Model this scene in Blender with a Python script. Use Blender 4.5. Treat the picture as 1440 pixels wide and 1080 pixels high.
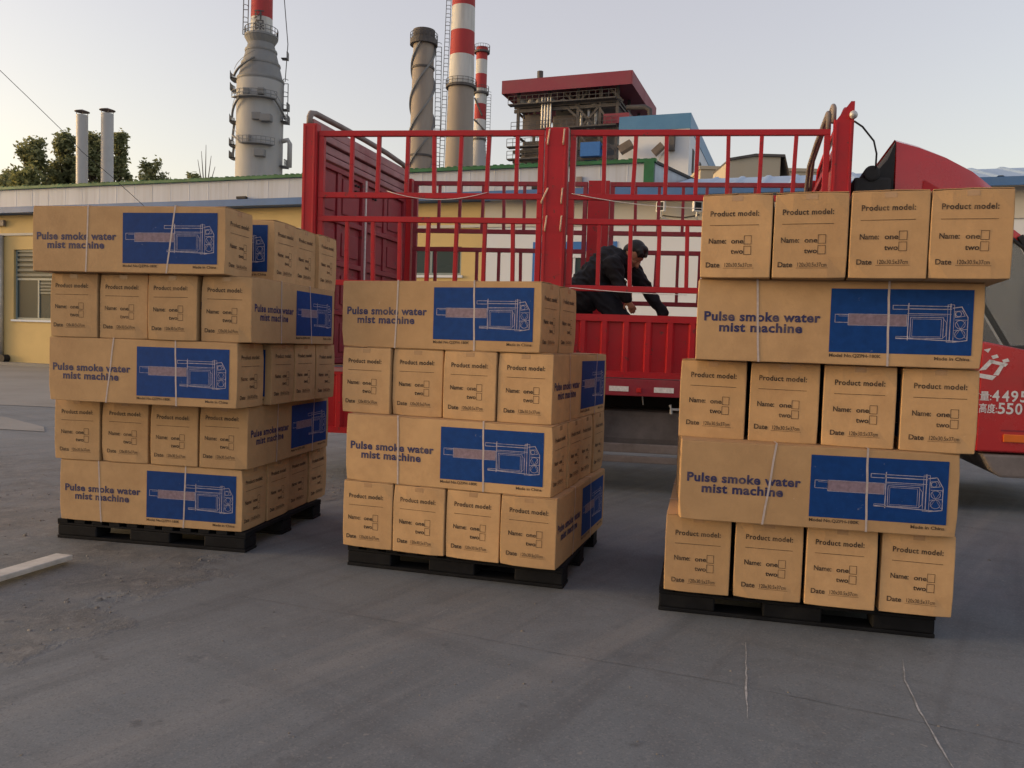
import bpy, bmesh, math, random
from mathutils import Vector, Matrix, Euler
R_ = math.radians
sc = bpy.context.scene
for o in list(bpy.data.objects): bpy.data.objects.remove(o)

# ------------------------------------------------------------------ camera
F, PITCH, ROLL, CH = 1145.2, R_(2.752), R_(1.911), 1.28          # focal in px of the 1440 px photo
fw = Vector((0, math.cos(PITCH), -math.sin(PITCH))); up0 = Vector((0, math.sin(PITCH), math.cos(PITCH)))
rt = Vector((1, 0, 0)) * math.cos(ROLL) + up0 * math.sin(ROLL)
up = -Vector((1, 0, 0)) * math.sin(ROLL) + up0 * math.cos(ROLL)
cd = bpy.data.cameras.new('camera'); cam = bpy.data.objects.new('camera', cd); sc.collection.objects.link(cam)
cd.sensor_width = 36; cd.lens = F * 36 / 1440; cd.clip_end = 3000
mw = Matrix((rt, up, -fw)).transposed().to_4x4(); mw.translation = (0, 0, CH); cam.matrix_world = mw
sc.camera = cam
# ------------------------------------------------------------------ sky and sun
SUN_AZ, SUN_EL = -87.0, 5.5            # degrees, azimuth from +Y towards +X
w = bpy.data.worlds.new('World'); sc.world = w; w.use_nodes = True
nt = w.node_tree; bg = nt.nodes['Background']
sky = nt.nodes.new('ShaderNodeTexSky'); sky.sky_type = 'NISHITA'; sky.sun_disc = False
sky.sun_elevation = R_(SUN_EL); sky.sun_rotation = R_(SUN_AZ)
sky.altitude = 0; sky.air_density = 1.0; sky.dust_density = 2.6; sky.ozone_density = 0.4
hz = nt.nodes.new('ShaderNodeMix'); hz.data_type = 'RGBA'; hz.blend_type = 'ADD'; hz.inputs[0].default_value = 1.0      # thin even haze layer
nt.links.new(sky.outputs[0], hz.inputs[6]); hz.inputs[7].default_value = (1.16, .90, 1.0, 1)
nt.links.new(hz.outputs[2], bg.inputs[0]); bg.inputs[1].default_value = 0.1
sd = bpy.data.lights.new('sun', 'SUN'); sun = bpy.data.objects.new('sun', sd); sc.collection.objects.link(sun)
sd.energy = .55; sd.angle = R_(14); sd.color = (1.0, 0.78, 0.5)
az, el = R_(SUN_AZ), R_(SUN_EL)
sdir = Vector((math.sin(az) * math.cos(el), math.cos(az) * math.cos(el), math.sin(el)))
sun.rotation_euler = sdir.to_track_quat('Z', 'Y').to_euler()
sc.view_settings.view_transform = 'Standard'; sc.view_settings.look = 'None'; sc.view_settings.gamma = 1
sc.view_settings.exposure = 1.45

# ------------------------------------------------------------------ helpers
C = sc.collection
rnd = random.Random(7)

def px(x, y, Y):
    """world point seen at photo pixel (x, y) at distance Y"""
    d = fw + rt * ((x - 720) / F) - up * ((y - 540) / F)
    return Vector((0, 0, CH)) + d * (Y / d.y)

def mat(name, col, rough=.7, var=.12, scale=6., metal=0., bump=0., bscale=40., spec=.4, rand=0., dirt=None, dscale=1.5, damt=.5, stretch=None, coat=0, chips=None, cscale=30, cth=.66):
    m = bpy.data.materials.new(name); m.use_nodes = True; t = m.node_tree; L = t.links.new; N = t.nodes.new
    b = t.nodes['Principled BSDF']; b.inputs['Roughness'].default_value = rough; b.inputs['Metallic'].default_value = metal
    b.inputs['Specular IOR Level'].default_value = spec; b.inputs['Coat Weight'].default_value = coat
    tc = N('ShaderNodeTexCoord'); oi = N('ShaderNodeObjectInfo'); mp = N('ShaderNodeVectorMath'); mp.operation = 'MULTIPLY_ADD'
    rv = N('ShaderNodeCombineXYZ'); L(oi.outputs['Random'], rv.inputs[0]); L(oi.outputs['Random'], rv.inputs[2])
    sc_ = N('ShaderNodeVectorMath'); sc_.operation = 'SCALE'; L(rv.outputs[0], sc_.inputs[0]); sc_.inputs['Scale'].default_value = 37.0
    L(tc.outputs['Object'], mp.inputs[0]); mp.inputs[1].default_value = stretch or (1, 1, 1); L(sc_.outputs[0], mp.inputs[2])
    n1 = N('ShaderNodeTexNoise'); n1.inputs['Scale'].default_value = scale; n1.inputs['Detail'].default_value = 6; n1.inputs['Roughness'].default_value = .65
    L(mp.outputs[0], n1.inputs['Vector'])
    mr = N('ShaderNodeMapRange'); L(n1.outputs['Fac'], mr.inputs[0]); mr.inputs[1].default_value = .3; mr.inputs[2].default_value = .7
    mr.inputs[3].default_value = 1 - var; mr.inputs[4].default_value = 1 + var
    mul = N('ShaderNodeVectorMath'); mul.operation = 'SCALE'; mul.inputs[0].default_value = col[:3]; L(mr.outputs[0], mul.inputs['Scale'])
    out = mul.outputs[0]
    if rand:
        r2 = N('ShaderNodeMapRange'); L(oi.outputs['Random'], r2.inputs[0]); r2.inputs[3].default_value = 1 - rand; r2.inputs[4].default_value = 1 + rand
        m2 = N('ShaderNodeVectorMath'); m2.operation = 'SCALE'; L(out, m2.inputs[0]); L(r2.outputs[0], m2.inputs['Scale']); out = m2.outputs[0]
    if dirt:
        n2 = N('ShaderNodeTexNoise'); n2.inputs['Scale'].default_value = dscale; n2.inputs['Detail'].default_value = 8; n2.inputs['Roughness'].default_value = .7
        L(mp.outputs[0], n2.inputs['Vector'])
        m3 = N('ShaderNodeMapRange'); L(n2.outputs['Fac'], m3.inputs[0]); m3.inputs[1].default_value = .48; m3.inputs[2].default_value = .72; m3.inputs[4].default_value = damt
        mx = N('ShaderNodeMix'); mx.data_type = 'RGBA'; L(m3.outputs[0], mx.inputs[0]); L(out, mx.inputs[6]); mx.inputs[7].default_value = (*dirt, 1); out = mx.outputs[2]
        mrr = N('ShaderNodeMapRange'); L(m3.outputs[0], mrr.inputs[0]); mrr.inputs[3].default_value = rough; mrr.inputs[4].default_value = min(1, rough + .3); L(mrr.outputs[0], b.inputs['Roughness'])
    if chips:
        n4 = N('ShaderNodeTexNoise'); n4.inputs['Scale'].default_value = cscale; n4.inputs['Detail'].default_value = 5; n4.inputs['Roughness'].default_value = .7; L(mp.outputs[0], n4.inputs['Vector'])
        m4 = N('ShaderNodeMapRange'); L(n4.outputs['Fac'], m4.inputs[0]); m4.inputs[1].default_value = cth; m4.inputs[2].default_value = cth + .03; m4.inputs[4].default_value = .75
        m5 = N('ShaderNodeMix'); m5.data_type = 'RGBA'; L(m4.outputs[0], m5.inputs[0]); L(out, m5.inputs[6]); m5.inputs[7].default_value = (*chips, 1); out = m5.outputs[2]
    L(out, b.inputs['Base Color'])
    if bump:
        n3 = N('ShaderNodeTexNoise'); n3.inputs['Scale'].default_value = bscale; n3.inputs['Detail'].default_value = 4; L(mp.outputs[0], n3.inputs['Vector'])
        bp = N('ShaderNodeBump'); bp.inputs['Strength'].default_value = bump; bp.inputs['Distance'].default_value = .01; L(n3.outputs['Fac'], bp.inputs['Height']); L(bp.outputs[0], b.inputs['Normal'])
    return m

class MB:
    def __init__(s): s.v = []; s.f = []; s.T = None
    def add(s, vs, fs):
        k = len(s.v); s.v += [Vector(v) for v in vs]; s.f += [tuple(i + k for i in f) for f in fs]; return s
    def box(s, x0, x1, y0, y1, z0, z1):
        vs = [(x, y, z) for z in (z0, z1) for x, y in ((x0, y0), (x1, y0), (x1, y1), (x0, y1))]
        return s.add(vs, [(3, 2, 1, 0), (4, 5, 6, 7), (0, 1, 5, 4), (1, 2, 6, 5), (2, 3, 7, 6), (3, 0, 4, 7)])
    def beam(s, a, b, w, h=None, upv=(0, 0, 1)):
        h = h or w; a = Vector(a); b = Vector(b); d = (b - a).normalized(); u = Vector(upv)
        if abs(d.dot(u)) > .98: u = Vector((0, 1, 0))
        x = d.cross(u).normalized(); y = x.cross(d)
        q = [x * (i * w / 2) + y * (j * h / 2) for i, j in ((-1, -1), (1, -1), (1, 1), (-1, 1))]
        return s.add([a + p for p in q] + [b + p for p in q], [(3, 2, 1, 0), (4, 5, 6, 7), (0, 1, 5, 4), (1, 2, 6, 5), (2, 3, 7, 6), (3, 0, 4, 7)])
    def tube(s, pts, r, n=8, cap=True):
        pts = [Vector(p) for p in pts]; rs = r if isinstance(r, (list, tuple)) else [r] * len(pts); vs = []; fs = []; px_ = None
        for i, p in enumerate(pts):
            d = (pts[min(i + 1, len(pts) - 1)] - pts[max(i - 1, 0)]).normalized()
            if px_ is None: x = d.orthogonal().normalized()
            else: x = (px_ - d * px_.dot(d)).normalized()
            px_ = x; y = d.cross(x)
            vs += [p + (x * math.cos(2 * math.pi * k / n) + y * math.sin(2 * math.pi * k / n)) * rs[i] for k in range(n)]
        for i in range(len(pts) - 1):
            fs += [(i * n + k, i * n + (k + 1) % n, (i + 1) * n + (k + 1) % n, (i + 1) * n + k) for k in range(n)]
        if cap: fs += [tuple(range(n))[::-1], tuple((len(pts) - 1) * n + k for k in range(n))]
        return s.add(vs, fs)
    def lathe(s, prof, n=32, c=(0, 0, 0)):
        c = Vector(c); vs = [c + Vector((r * math.cos(2 * math.pi * k / n), r * math.sin(2 * math.pi * k / n), z)) for r, z in prof for k in range(n)]
        fs = [(i * n + k, i * n + (k + 1) % n, (i + 1) * n + (k + 1) % n, (i + 1) * n + k) for i in range(len(prof) - 1) for k in range(n)]
        return s.add(vs, fs)
    def prism(s, poly, d):
        """polygon (list of 3-vectors) pushed along vector d"""
        n = len(poly); d = Vector(d); p = [Vector(v) for v in poly]
        return s.add(p + [v + d for v in p], [tuple(range(n))[::-1], tuple(range(n, 2 * n))] + [(i, (i + 1) % n, n + (i + 1) % n, n + i) for i in range(n)])
    def strip(s, pts, wd, z=0):
        """flat line drawing stroke in the local XY plane"""
        for a, b in zip(pts[:-1], pts[1:]):
            a = Vector((*a, z)); b = Vector((*b, z)); d = (b - a)
            if d.length < 1e-6: continue
            d.normalize(); q = Vector((-d.y, d.x, 0)) * wd / 2; e = d * wd / 2
            s.add([a - q - e, b - q + e, b + q + e, a + q - e], [(0, 1, 2, 3)])
        return s
    def ball(s, c, r, n=12, m=8, sq=(1, 1, 1)):
        c = Vector(c); vs = []; fs = []
        for i in range(m + 1):
            th = math.pi * i / m
            vs += [c + Vector((math.sin(th) * math.cos(2 * math.pi * k / n) * sq[0], math.sin(th) * math.sin(2 * math.pi * k / n) * sq[1], math.cos(th) * sq[2])) * r for k in range(n)]
        for i in range(m): fs += [(i * n + k, (i + 1) * n + k, (i + 1) * n + (k + 1) % n, i * n + (k + 1) % n) for k in range(n)]
        return s.add(vs, fs)
    def mesh(s, name, m=None, smooth=False, bevel=0, xf=None, fix=True):
        me = bpy.data.meshes.new(name); me.from_pydata([tuple(xf(v) if xf else v) for v in s.v], [], s.f)
        if fix or bevel:
            bm = bmesh.new(); bm.from_mesh(me)
            if fix: bmesh.ops.recalc_face_normals(bm, faces=bm.faces)
            if bevel: bmesh.ops.bevel(bm, geom=[e for e in bm.edges if len(e.link_faces) == 2 and e.calc_face_angle(0) > .5], offset=bevel, segments=2, affect='EDGES', profile=.6, clamp_overlap=True)
            bm.to_mesh(me); bm.free()
        if m: me.materials.append(m)
        if smooth:
            me.polygons.foreach_set('use_smooth', [True] * len(me.polygons))
            if smooth is not True: me.set_sharp_from_angle(angle=smooth)
        return me
    def build(s, name, m, parent=None, **k): return link(name, s.mesh(name, m, **k), parent)

def link(name, me, parent=None, loc=None, rot=None):
    o = bpy.data.objects.new(name, me); C.objects.link(o)
    if parent: o.parent = parent
    if loc is not None: o.location = loc
    if rot is not None: o.rotation_euler = rot
    return o

def tag(o, label=None, cat=None, group=None, kind=None):
    if label: o['label'] = label
    if cat: o['category'] = cat
    if group: o['group'] = group
    if kind: o['kind'] = kind
    return o

def empty(name, label, cat, loc=(0, 0, 0), rz=0, group=None):
    o = bpy.data.objects.new(name, None); C.objects.link(o); o.location = loc; o.rotation_euler = (0, 0, rz); o.empty_display_size = .2
    return tag(o, label, cat, group)

def text_mesh(s, size, bold=0, wide=1.0, space=1.0, align='LEFT', lead=1.0, font=None):
    """letters as a flat mesh in the local XY plane (MB)"""
    cu = bpy.data.curves.new('text', 'FONT'); cu.body = s; cu.size = size; cu.offset = bold; cu.space_character = space; cu.space_line = lead
    cu.align_x = align; cu.resolution_u = 3
    o = bpy.data.objects.new('text', cu); C.objects.link(o); dg = bpy.context.evaluated_depsgraph_get()
    me = bpy.data.meshes.new_from_object(o.evaluated_get(dg)); mb = MB()
    mb.add([(v.co.x * wide, v.co.y, 0) for v in me.vertices], [tuple(p.vertices) for p in me.polygons])
    bpy.data.objects.remove(o); bpy.data.curves.remove(cu); bpy.data.meshes.remove(me)
    return mb

def put(dst, src, fn):
    """append src to dst with every vertex passed through fn"""
    return dst.add([fn(v) for v in src.v], src.f)

# ------------------------------------------------------------------ materials
M = {}
M['card'] = mat('cardboard', (.45, .29, .152), .82, .08, 9, bump=.14, bscale=60, spec=.25, rand=.11, dirt=(.35, .215, .115), dscale=3.5, damt=.6, chips=(.5, .36, .24), cscale=22, cth=.7)
M['cardtop'] = mat('cardboard_flap', (.42, .265, .145), .85, .08, 12, spec=.2, rand=.06)
M['tape'] = mat('clear_tape', (.38, .24, .13), .25, .08, 20, spec=.6)
M['ink'] = mat('brown_black_ink', (.045, .028, .02), .7, .3, 90, dirt=(.26, .165, .09), dscale=14, damt=.8)
M['blueink'] = mat('navy_ink', (.02, .022, .095), .6, .2, 60, dirt=(.2, .14, .1), dscale=12, damt=.6)
M['panel'] = mat('blue_print', (.005, .042, .19), .6, .14, 25, spec=.15, rand=.12, chips=(.12, .15, .25), cscale=30, cth=.68)
M['draw'] = mat('pale_drawing_ink', (.36, .34, .42), .7, .3, 60, dirt=(.06, .09, .24), dscale=14, damt=.7)
M['barrel'] = mat('mauve_print', (.2, .15, .2), .7, .25, 60)
M['strap'] = mat('white_strap', (.43, .37, .36), .35, .15, 40, spec=.5)
M['pallet'] = mat('black_plastic', (.006, .007, .01), .75, .3, 8, spec=.15, dirt=(.03, .03, .03), dscale=5, damt=.4)
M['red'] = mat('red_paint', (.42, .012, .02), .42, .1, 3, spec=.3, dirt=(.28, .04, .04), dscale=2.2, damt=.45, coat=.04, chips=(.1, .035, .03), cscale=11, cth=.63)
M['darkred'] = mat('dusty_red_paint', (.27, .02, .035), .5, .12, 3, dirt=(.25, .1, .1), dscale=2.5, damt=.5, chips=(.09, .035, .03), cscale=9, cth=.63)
M['pinkdust_highlight'] = mat('dusty_highlit_pink', (.34, .17, .18), .6, .2, 3, dirt=(.28, .06, .07), dscale=2.5, damt=.6)  # dusty pink, lightened so the header bars carry their highlights in the colour
M['cabred'] = mat('cab_red_paint', (.5, .02, .022), .25, .05, 2, spec=.5, coat=.5, dirt=(.3, .05, .04), dscale=3, damt=.35)
M['grey'] = mat('dusty_grey_steel', (.2, .17, .16), .6, .25, 4, dirt=(.1, .08, .07), dscale=3, damt=.6)
M['black'] = mat('black_rubber', (.014, .014, .016), .7, .3, 12, dirt=(.06, .05, .045), dscale=4, damt=.5)
M['dark'] = mat('dark_underframe', (.025, .023, .024), .7, .3, 5, dirt=(.06, .05, .04), dscale=3, damt=.5)
M['brass'] = mat('worn_latch', (.6, .42, .3), .5, .3, 20)
M['white'] = mat('white_plastic', (.75, .75, .74), .4, .08, 5)
M['decal'] = mat('white_decal', (.72, .7, .68), .5, .2, 40)
M['orange'] = mat('orange_reflector', (.75, .16, .02), .3, .1, 5)
M['amber'] = mat('red_reflector', (.5, .02, .02), .3, .1, 5)
M['steel'] = mat('galvanised_steel', (.5, .5, .5), .45, .12, 4, metal=.4)

def glass_mat(name, col, rough=.05, alpha=1.0):
    m = bpy.data.materials.new(name); m.use_nodes = True; b = m.node_tree.nodes['Principled BSDF']
    b.inputs['Base Color'].default_value = (*col, 1); b.inputs['Roughness'].default_value = rough; b.inputs['Specular IOR Level'].default_value = .6
    n = m.node_tree.nodes.new('ShaderNodeTexNoise'); n.inputs['Scale'].default_value = 2.; r = m.node_tree.nodes.new('ShaderNodeMapRange')
    r.inputs[3].default_value = rough; r.inputs[4].default_value = rough + .12; m.node_tree.links.new(n.outputs[0], r.inputs[0]); m.node_tree.links.new(r.outputs[0], b.inputs['Roughness'])
    if alpha < 1: b.inputs['Alpha'].default_value = alpha
    return m
M['glass'] = glass_mat('window_glass', (.035, .055, .06), .2); M['glass'].node_tree.nodes['Principled BSDF'].inputs['Specular IOR Level'].default_value = .15
M['cabglass'] = glass_mat('cab_glass', (.05, .065, .07), .03, .45)

# ------------------------------------------------------------------ ground
def ground_material():
    m = bpy.data.materials.new('worn_yard_concrete'); m.use_nodes = True; t = m.node_tree; L = t.links.new; N = t.nodes.new; b = t.nodes['Principled BSDF']
    tc = N('ShaderNodeTexCoord'); P = tc.outputs['Object']
    def noise(scale, det=6, rough=.6, vec=P, dist=0.):
        n = N('ShaderNodeTexNoise'); n.inputs['Scale'].default_value = scale; n.inputs['Detail'].default_value = det; n.inputs['Roughness'].default_value = rough; n.inputs['Distortion'].default_value = dist; L(vec, n.inputs['Vector']); return n.outputs['Fac']
    def rng(v, a, b_, c, d):
        r = N('ShaderNodeMapRange'); L(v, r.inputs[0])
        for i, q in enumerate((a, b_, c, d)): r.inputs[i + 1].default_value = q
        return r.outputs[0]
    def math_(op, a, b_=None):
        n = N('ShaderNodeMath'); n.operation = op
        for i, q in enumerate((a, b_)):
            if q is None: continue
            if isinstance(q, (int, float)): n.inputs[i].default_value = q
            else: L(q, n.inputs[i])
        return n.outputs[0]
    def mix(f, a, b_):
        x = N('ShaderNodeMix'); x.data_type = 'RGBA'
        if isinstance(f, (int, float)): x.inputs[0].default_value = f
        else: L(f, x.inputs[0])
        for i, q in ((6, a), (7, b_)):
            if isinstance(q, tuple): x.inputs[i].default_value = (*q, 1)
            else: L(q, x.inputs[i])
        return x.outputs[2]
    col = mix(rng(noise(.35, 5), .35, .65, 0, 1), (.122, .14, .158), (.17, .19, .209))
    col = mix(rng(noise(1.7, 8, .7, dist=.6), .48, .72, 0, .75), col, (.088, .094, .104))
    col = mix(rng(noise(2.6, 8, .7), .56, .72, 0, .45), col, (.19, .185, .18))
    lft = N('ShaderNodeSeparateXYZ'); L(P, lft.inputs[0]); col = mix(rng(math_('ADD', lft.outputs[0], math_('MULTIPLY', noise(.5, 6, .6), 2.)), -1.2, 1.8, .55, 0), col, (.2, .215, .228))
    # dusty wheel tracks: stretched noise along two directions
    for ang, sc_, amt, cc in ((52, (3.2, .22, 1), .75, (.235, .235, .235)), (58, (2.6, .16, 1), .6, (.078, .083, .092)), (-35, (2.4, .2, 1), .4, (.085, .09, .098))):
        mp = N('ShaderNodeMapping'); mp.vector_type = 'TEXTURE'; mp.inputs['Rotation'].default_value = (0, 0, R_(ang)); mp.inputs['Scale'].default_value = sc_; L(P, mp.inputs[0])
        col = mix(rng(noise(.7, 6, .6, mp.outputs[0]), .52, .72, 0, amt), col, cc)
    # broken, gravelly surface at the left
    sx = N('ShaderNodeSeparateXYZ'); L(P, sx.inputs[0])
    edge = math_('ADD', math_('ADD', math_('MULTIPLY', sx.outputs[0], 1.0), math_('MULTIPLY', sx.outputs[1], -.12)), math_('MULTIPLY', noise(2.2, 7, .65), 1.3))
    brk = rng(edge, -1.62, -1.5, 1, 0)
    near = rng(sx.outputs[1], 7.5, 9.5, 1, 0); brk = math_('MULTIPLY', brk, near)
    vor = N('ShaderNodeTexVoronoi'); vor.inputs['Scale'].default_value = 9; L(P, vor.inputs['Vector'])
    rub = mix(rng(noise(7, 8, .75), .38, .62, 0, 1), (.045, .045, .048), (.2, .2, .2))
    rub = mix(rng(vor.outputs['Distance'], .0, .22, .5, 0), rub, (.22, .21, .2))
    col = mix(math_('MULTIPLY', brk, rng(noise(3.5, 6, .7), .4, .56, .12, .85)), col, rub)
    # hairline cracks
    vc = N('ShaderNodeTexVoronoi'); vc.feature = 'DISTANCE_TO_EDGE'; vc.inputs['Scale'].default_value = .33
    wv = N('ShaderNodeVectorMath'); wv.operation = 'MULTIPLY_ADD'
    nn = N('ShaderNodeTexNoise'); nn.inputs['Scale'].default_value = 1.3; nn.inputs['Detail'].default_value = 6; L(P, nn.inputs['Vector'])
    L(nn.outputs['Color'], wv.inputs[0]); wv.inputs[1].default_value = (.7, .7, 0); L(P, wv.inputs[2]); L(wv.outputs[0], vc.inputs['Vector'])
    crack = math_('MULTIPLY', rng(vc.outputs['Distance'], .0, .006, .35, 0), rng(noise(.8), .5, .66, 0, 1))
    col = mix(crack, col, (.03, .03, .03))
    # grain and pale flecks
    col = mix(rng(noise(160, 3), .35, .7, .0, .35), col, (.06, .065, .07))
    vg = N('ShaderNodeTexVoronoi'); vg.inputs['Scale'].default_value = 130; L(P, vg.inputs['Vector']); gs = N('ShaderNodeSeparateXYZ'); L(vg.outputs['Color'], gs.inputs[0])
    col = mix(rng(gs.outputs[0], .84, .92, 0, .22), col, (.25, .255, .26)); col = mix(rng(gs.outputs[1], .86, .92, 0, .25), col, (.06, .065, .07))
    spot = math_('MULTIPLY', rng(noise(5.5, 4, .55), .66, .71, 0, 1), rng(noise(1.1), .45, .6, 0, .55)); col = mix(spot, col, (.05, .052, .058))
    col = mix(rng(noise(26, 3, .5), .68, .74, 0, .5), col, (.26, .25, .24))
    L(col, b.inputs['Base Color'])
    L(rng(noise(1.2, 5), .3, .7, .62, .88), b.inputs['Roughness']); b.inputs['Specular IOR Level'].default_value = .35
    hgt = math_('ADD', math_('MULTIPLY', noise(220, 4), .16), math_('ADD', math_('MULTIPLY', noise(11, 8, .75), math_('MULTIPLY', brk, 2.2)), math_('MULTIPLY', noise(3, 6), .5)))
    bp = N('ShaderNodeBump'); bp.inputs['Strength'].default_value = .4; bp.inputs['Distance'].default_value = .014; L(hgt, bp.inputs['Height']); L(bp.outputs[0], b.inputs['Normal'])
    return m
g = MB().add([(-1500, -300, 0), (1500, -300, 0), (1500, 2500, 0), (-1500, 2500, 0)], [(0, 1, 2, 3)])
tag(g.build('ground', ground_material(), fix=False), kind='structure')
M['apron'] = mat('pale_concrete', (.24, .235, .225), .8, .15, 1.2, bump=.3, bscale=30, dirt=(.14, .135, .13), dscale=.6, damt=.7)
ap = MB().add([(-40, 18.3, .006), (-9.2, 13.55, .006), (-6.7, 13.25, .006), (-2.0, 13.4, .006), (14, 12.5, .006), (30, 14, .006), (30, 14.5, .006), (12, 18.5, .006), (4, 21.2, .006), (-17.8, 28.6, .006), (-40, 36, .006)], [tuple(range(11))])
tag(ap.build('concrete_apron', M['apron'], fix=False), kind='structure')
ps = MB().add([(-12, 13.0, .006), (-6.9, 10.3, .006), (-5.8, 10.1, .006), (-6.1, 10.6, .006), (-7.2, 11.6, .006), (-12, 14.6, .006)], [tuple(range(6))])
tag(ps.build('concrete_patch', M['apron'], fix=False), kind='structure')
M['chalk'] = mat('chalk_mark', (.34, .34, .345), .9, .4, 30, dirt=(.14, .14, .14), dscale=14, damt=1)
def ground_line(name, pts, wd, m=None, jag=.004, z=.0025):
    mb = MB(); L_ = []
    pts = [Vector((*p, 0)) for p in pts]
    for a, b in zip(pts[:-1], pts[1:]):
        n = max(2, int((b - a).length / .05))
        L_ += [a.lerp(b, i / n) for i in range(n)]
    L_.append(pts[-1]); k = len(L_); vs = []
    for i, p in enumerate(L_):
        d = (L_[min(i + 1, k - 1)] - L_[max(i - 1, 0)]).normalized(); q = Vector((-d.y, d.x, 0))
        ww = wd * (.4 + .6 * rnd.random()) * (min(1, i / 4 + .2) * min(1, (k - 1 - i) / 4 + .2)); off = q * rnd.uniform(-jag, jag) * .6
        vs += [p + off + q * ww / 2 + Vector((0, 0, z)), p + off - q * ww / 2 + Vector((0, 0, z))]
    mb.add(vs, [(2 * i, 2 * i + 1, 2 * i + 3, 2 * i + 2) for i in range(k - 1)])
    return tag(mb.build(name, m or M['chalk'], fix=False), kind='structure')
ground_line('chalk_mark', [(1.072, 3.54), (.96, 3.15), (.862, 2.79)], .009)
ground_line('chalk_mark', [(1.70, 3.40), (1.60, 3.18), (1.52, 2.9), (1.41, 2.45)], .008)
ground_line('chalk_mark', [(-.33, 3.75), (-.27, 3.86)], .012)
M['joint'] = mat('tarred_joint', (.085, .092, .1), .9, .3, 8, dirt=(.14, .155, .17), dscale=3.5, damt=1)
ground_line('pavement_joint', [(-1.5, 4.02), (-.4, 3.62), (.16, 3.37), (.9, 3.08), (1.6, 2.75), (2.4, 2.3)], .003, M['joint'], .006, .002)

# stones of the broken strip
sb = MB(); rs_ = random.Random(3)
for i in range(900):
    y = rs_.uniform(2.6, 8.2); x = -1.75 - rs_.random() ** 1.6 * 2.8 + .12 * (y - 4)
    if -2.9 < x < -1.3 and 4.7 < y < 6.2: continue
    r = rs_.uniform(.004, .011) if rs_.random() < .93 else rs_.uniform(.012, .02)
    q = [Vector((rs_.uniform(.6, 1.3) * math.cos(t), rs_.uniform(.6, 1.3) * math.sin(t), 0)) * r for t in [k * math.pi * 2 / 5 + rs_.random() * .6 for k in range(5)]]
    c = Vector((x, y, -.001)); hz = r * rs_.uniform(.4, .8)
    sb.add([c + v for v in q] + [c + v * .6 + Vector((0, 0, hz)) for v in q], [(0, 1, 6, 5), (1, 2, 7, 6), (2, 3, 8, 7), (3, 4, 9, 8), (4, 0, 5, 9), (5, 6, 7, 8, 9)])
for i in range(420):
    y = rs_.uniform(2.0, 9.5); x = rs_.uniform(-.62, .62) * y
    r = rs_.uniform(.002, .006) if rs_.random() < .95 else rs_.uniform(.007, .011)
    if any(abs(x - cx) < 1.0 and abs(y - cy) < 1.0 for cx, cy in ((-2.0, 5.4), (-.15, 5.0), (1.45, 4.4))): continue
    q = [Vector((rs_.uniform(.6, 1.3) * math.cos(t), rs_.uniform(.6, 1.3) * math.sin(t), 0)) * r for t in [k * math.pi * 2 / 5 + rs_.random() * .6 for k in range(5)]]
    c = Vector((x, y, -.0005)); sb.add([c + v for v in q] + [c + v * .6 + Vector((0, 0, r * .6)) for v in q], [(0, 1, 6, 5), (1, 2, 7, 6), (2, 3, 8, 7), (3, 4, 9, 8), (4, 0, 5, 9), (5, 6, 7, 8, 9)])
tag(sb.build('gravel', mat('loose_stone', (.17, .16, .15), .9, .4, 20)), 'loose grey stones scattered over the yard, thickest on the broken ground at the left', 'gravel', kind='stuff')

# white plank lying at the left edge
pk = MB(); pk.beam((-2.43, 4.43, .035), (-2.66, 3.55, .045), .11, .028)
tag(pk.build('plank', mat('weathered_white_wood', (.5, .48, .45), .8, .2, 7, stretch=(1, 1, 1), dirt=(.3, .28, .25), dscale=6, damt=.6), bevel=.006), 'weathered white plank lying on the broken ground at the left edge', 'plank')

# ------------------------------------------------------------------ cartons
CL, CW, CHt, PITCH_Z, PAL = 1.2, .305, .368, .373, .1214
def carton_body(seed):
    r = random.Random(seed); mb = MB()
    nx, ny, nz = 16, 6, 6
    bm = bmesh.new(); bmesh.ops.create_cube(bm, size=1)
    bmesh.ops.scale(bm, vec=(CL, CW, CHt), verts=bm.verts); bmesh.ops.translate(bm, vec=(0, 0, CHt / 2), verts=bm.verts)
    bmesh.ops.bevel(bm, geom=list(bm.edges), offset=.0035, segments=2, affect='EDGES', profile=.5)
    for k, (ax, cnt) in enumerate((((1, 0, 0), 12), ((0, 1, 0), 4), ((0, 0, 1), 4))):
        sz = (CL, CW, CHt)[k]
        for i in range(1, cnt):
            co = Vector(ax) * (-sz / 2 + sz * i / cnt) if k < 2 else Vector((0, 0, sz * i / cnt))
            bmesh.ops.bisect_plane(bm, geom=bm.verts[:] + bm.edges[:] + bm.faces[:], plane_co=co, plane_no=ax)
    # softened, slightly crushed corners and edges; printed faces stay flat
    dents = [(Vector((sx * CL / 2, sy * CW / 2, sz * CHt)), r.uniform(0, .011), r.uniform(.02, .06)) for sx in (-1, 1) for sy in (-1, 1) for sz in (0, 1)]
    dents += [(Vector((r.uniform(-.5, .5), r.choice((-1, 1)) * CW / 2, r.choice((0, 1)) * CHt)), r.uniform(.002, .006), r.uniform(.02, .06)) for _ in range(7)]
    cen = Vector((0, 0, CHt / 2))
    for v in bm.verts:
        for c, d, rad in dents:
            q = (v.co - c).length / rad
            if q < 1: v.co += (cen - v.co).normalized() * d * (1 - q) ** 1.3
        if v.co.z > CHt - .004 and abs(v.co.y) < CW / 2 - .02: v.co.z += r.uniform(-.0015, .0005)
    me = bpy.data.meshes.new('body'); bm.to_mesh(me); bm.free(); me.materials.append(M['card']); return me
bodies = [carton_body(i) for i in range(6)]
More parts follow.
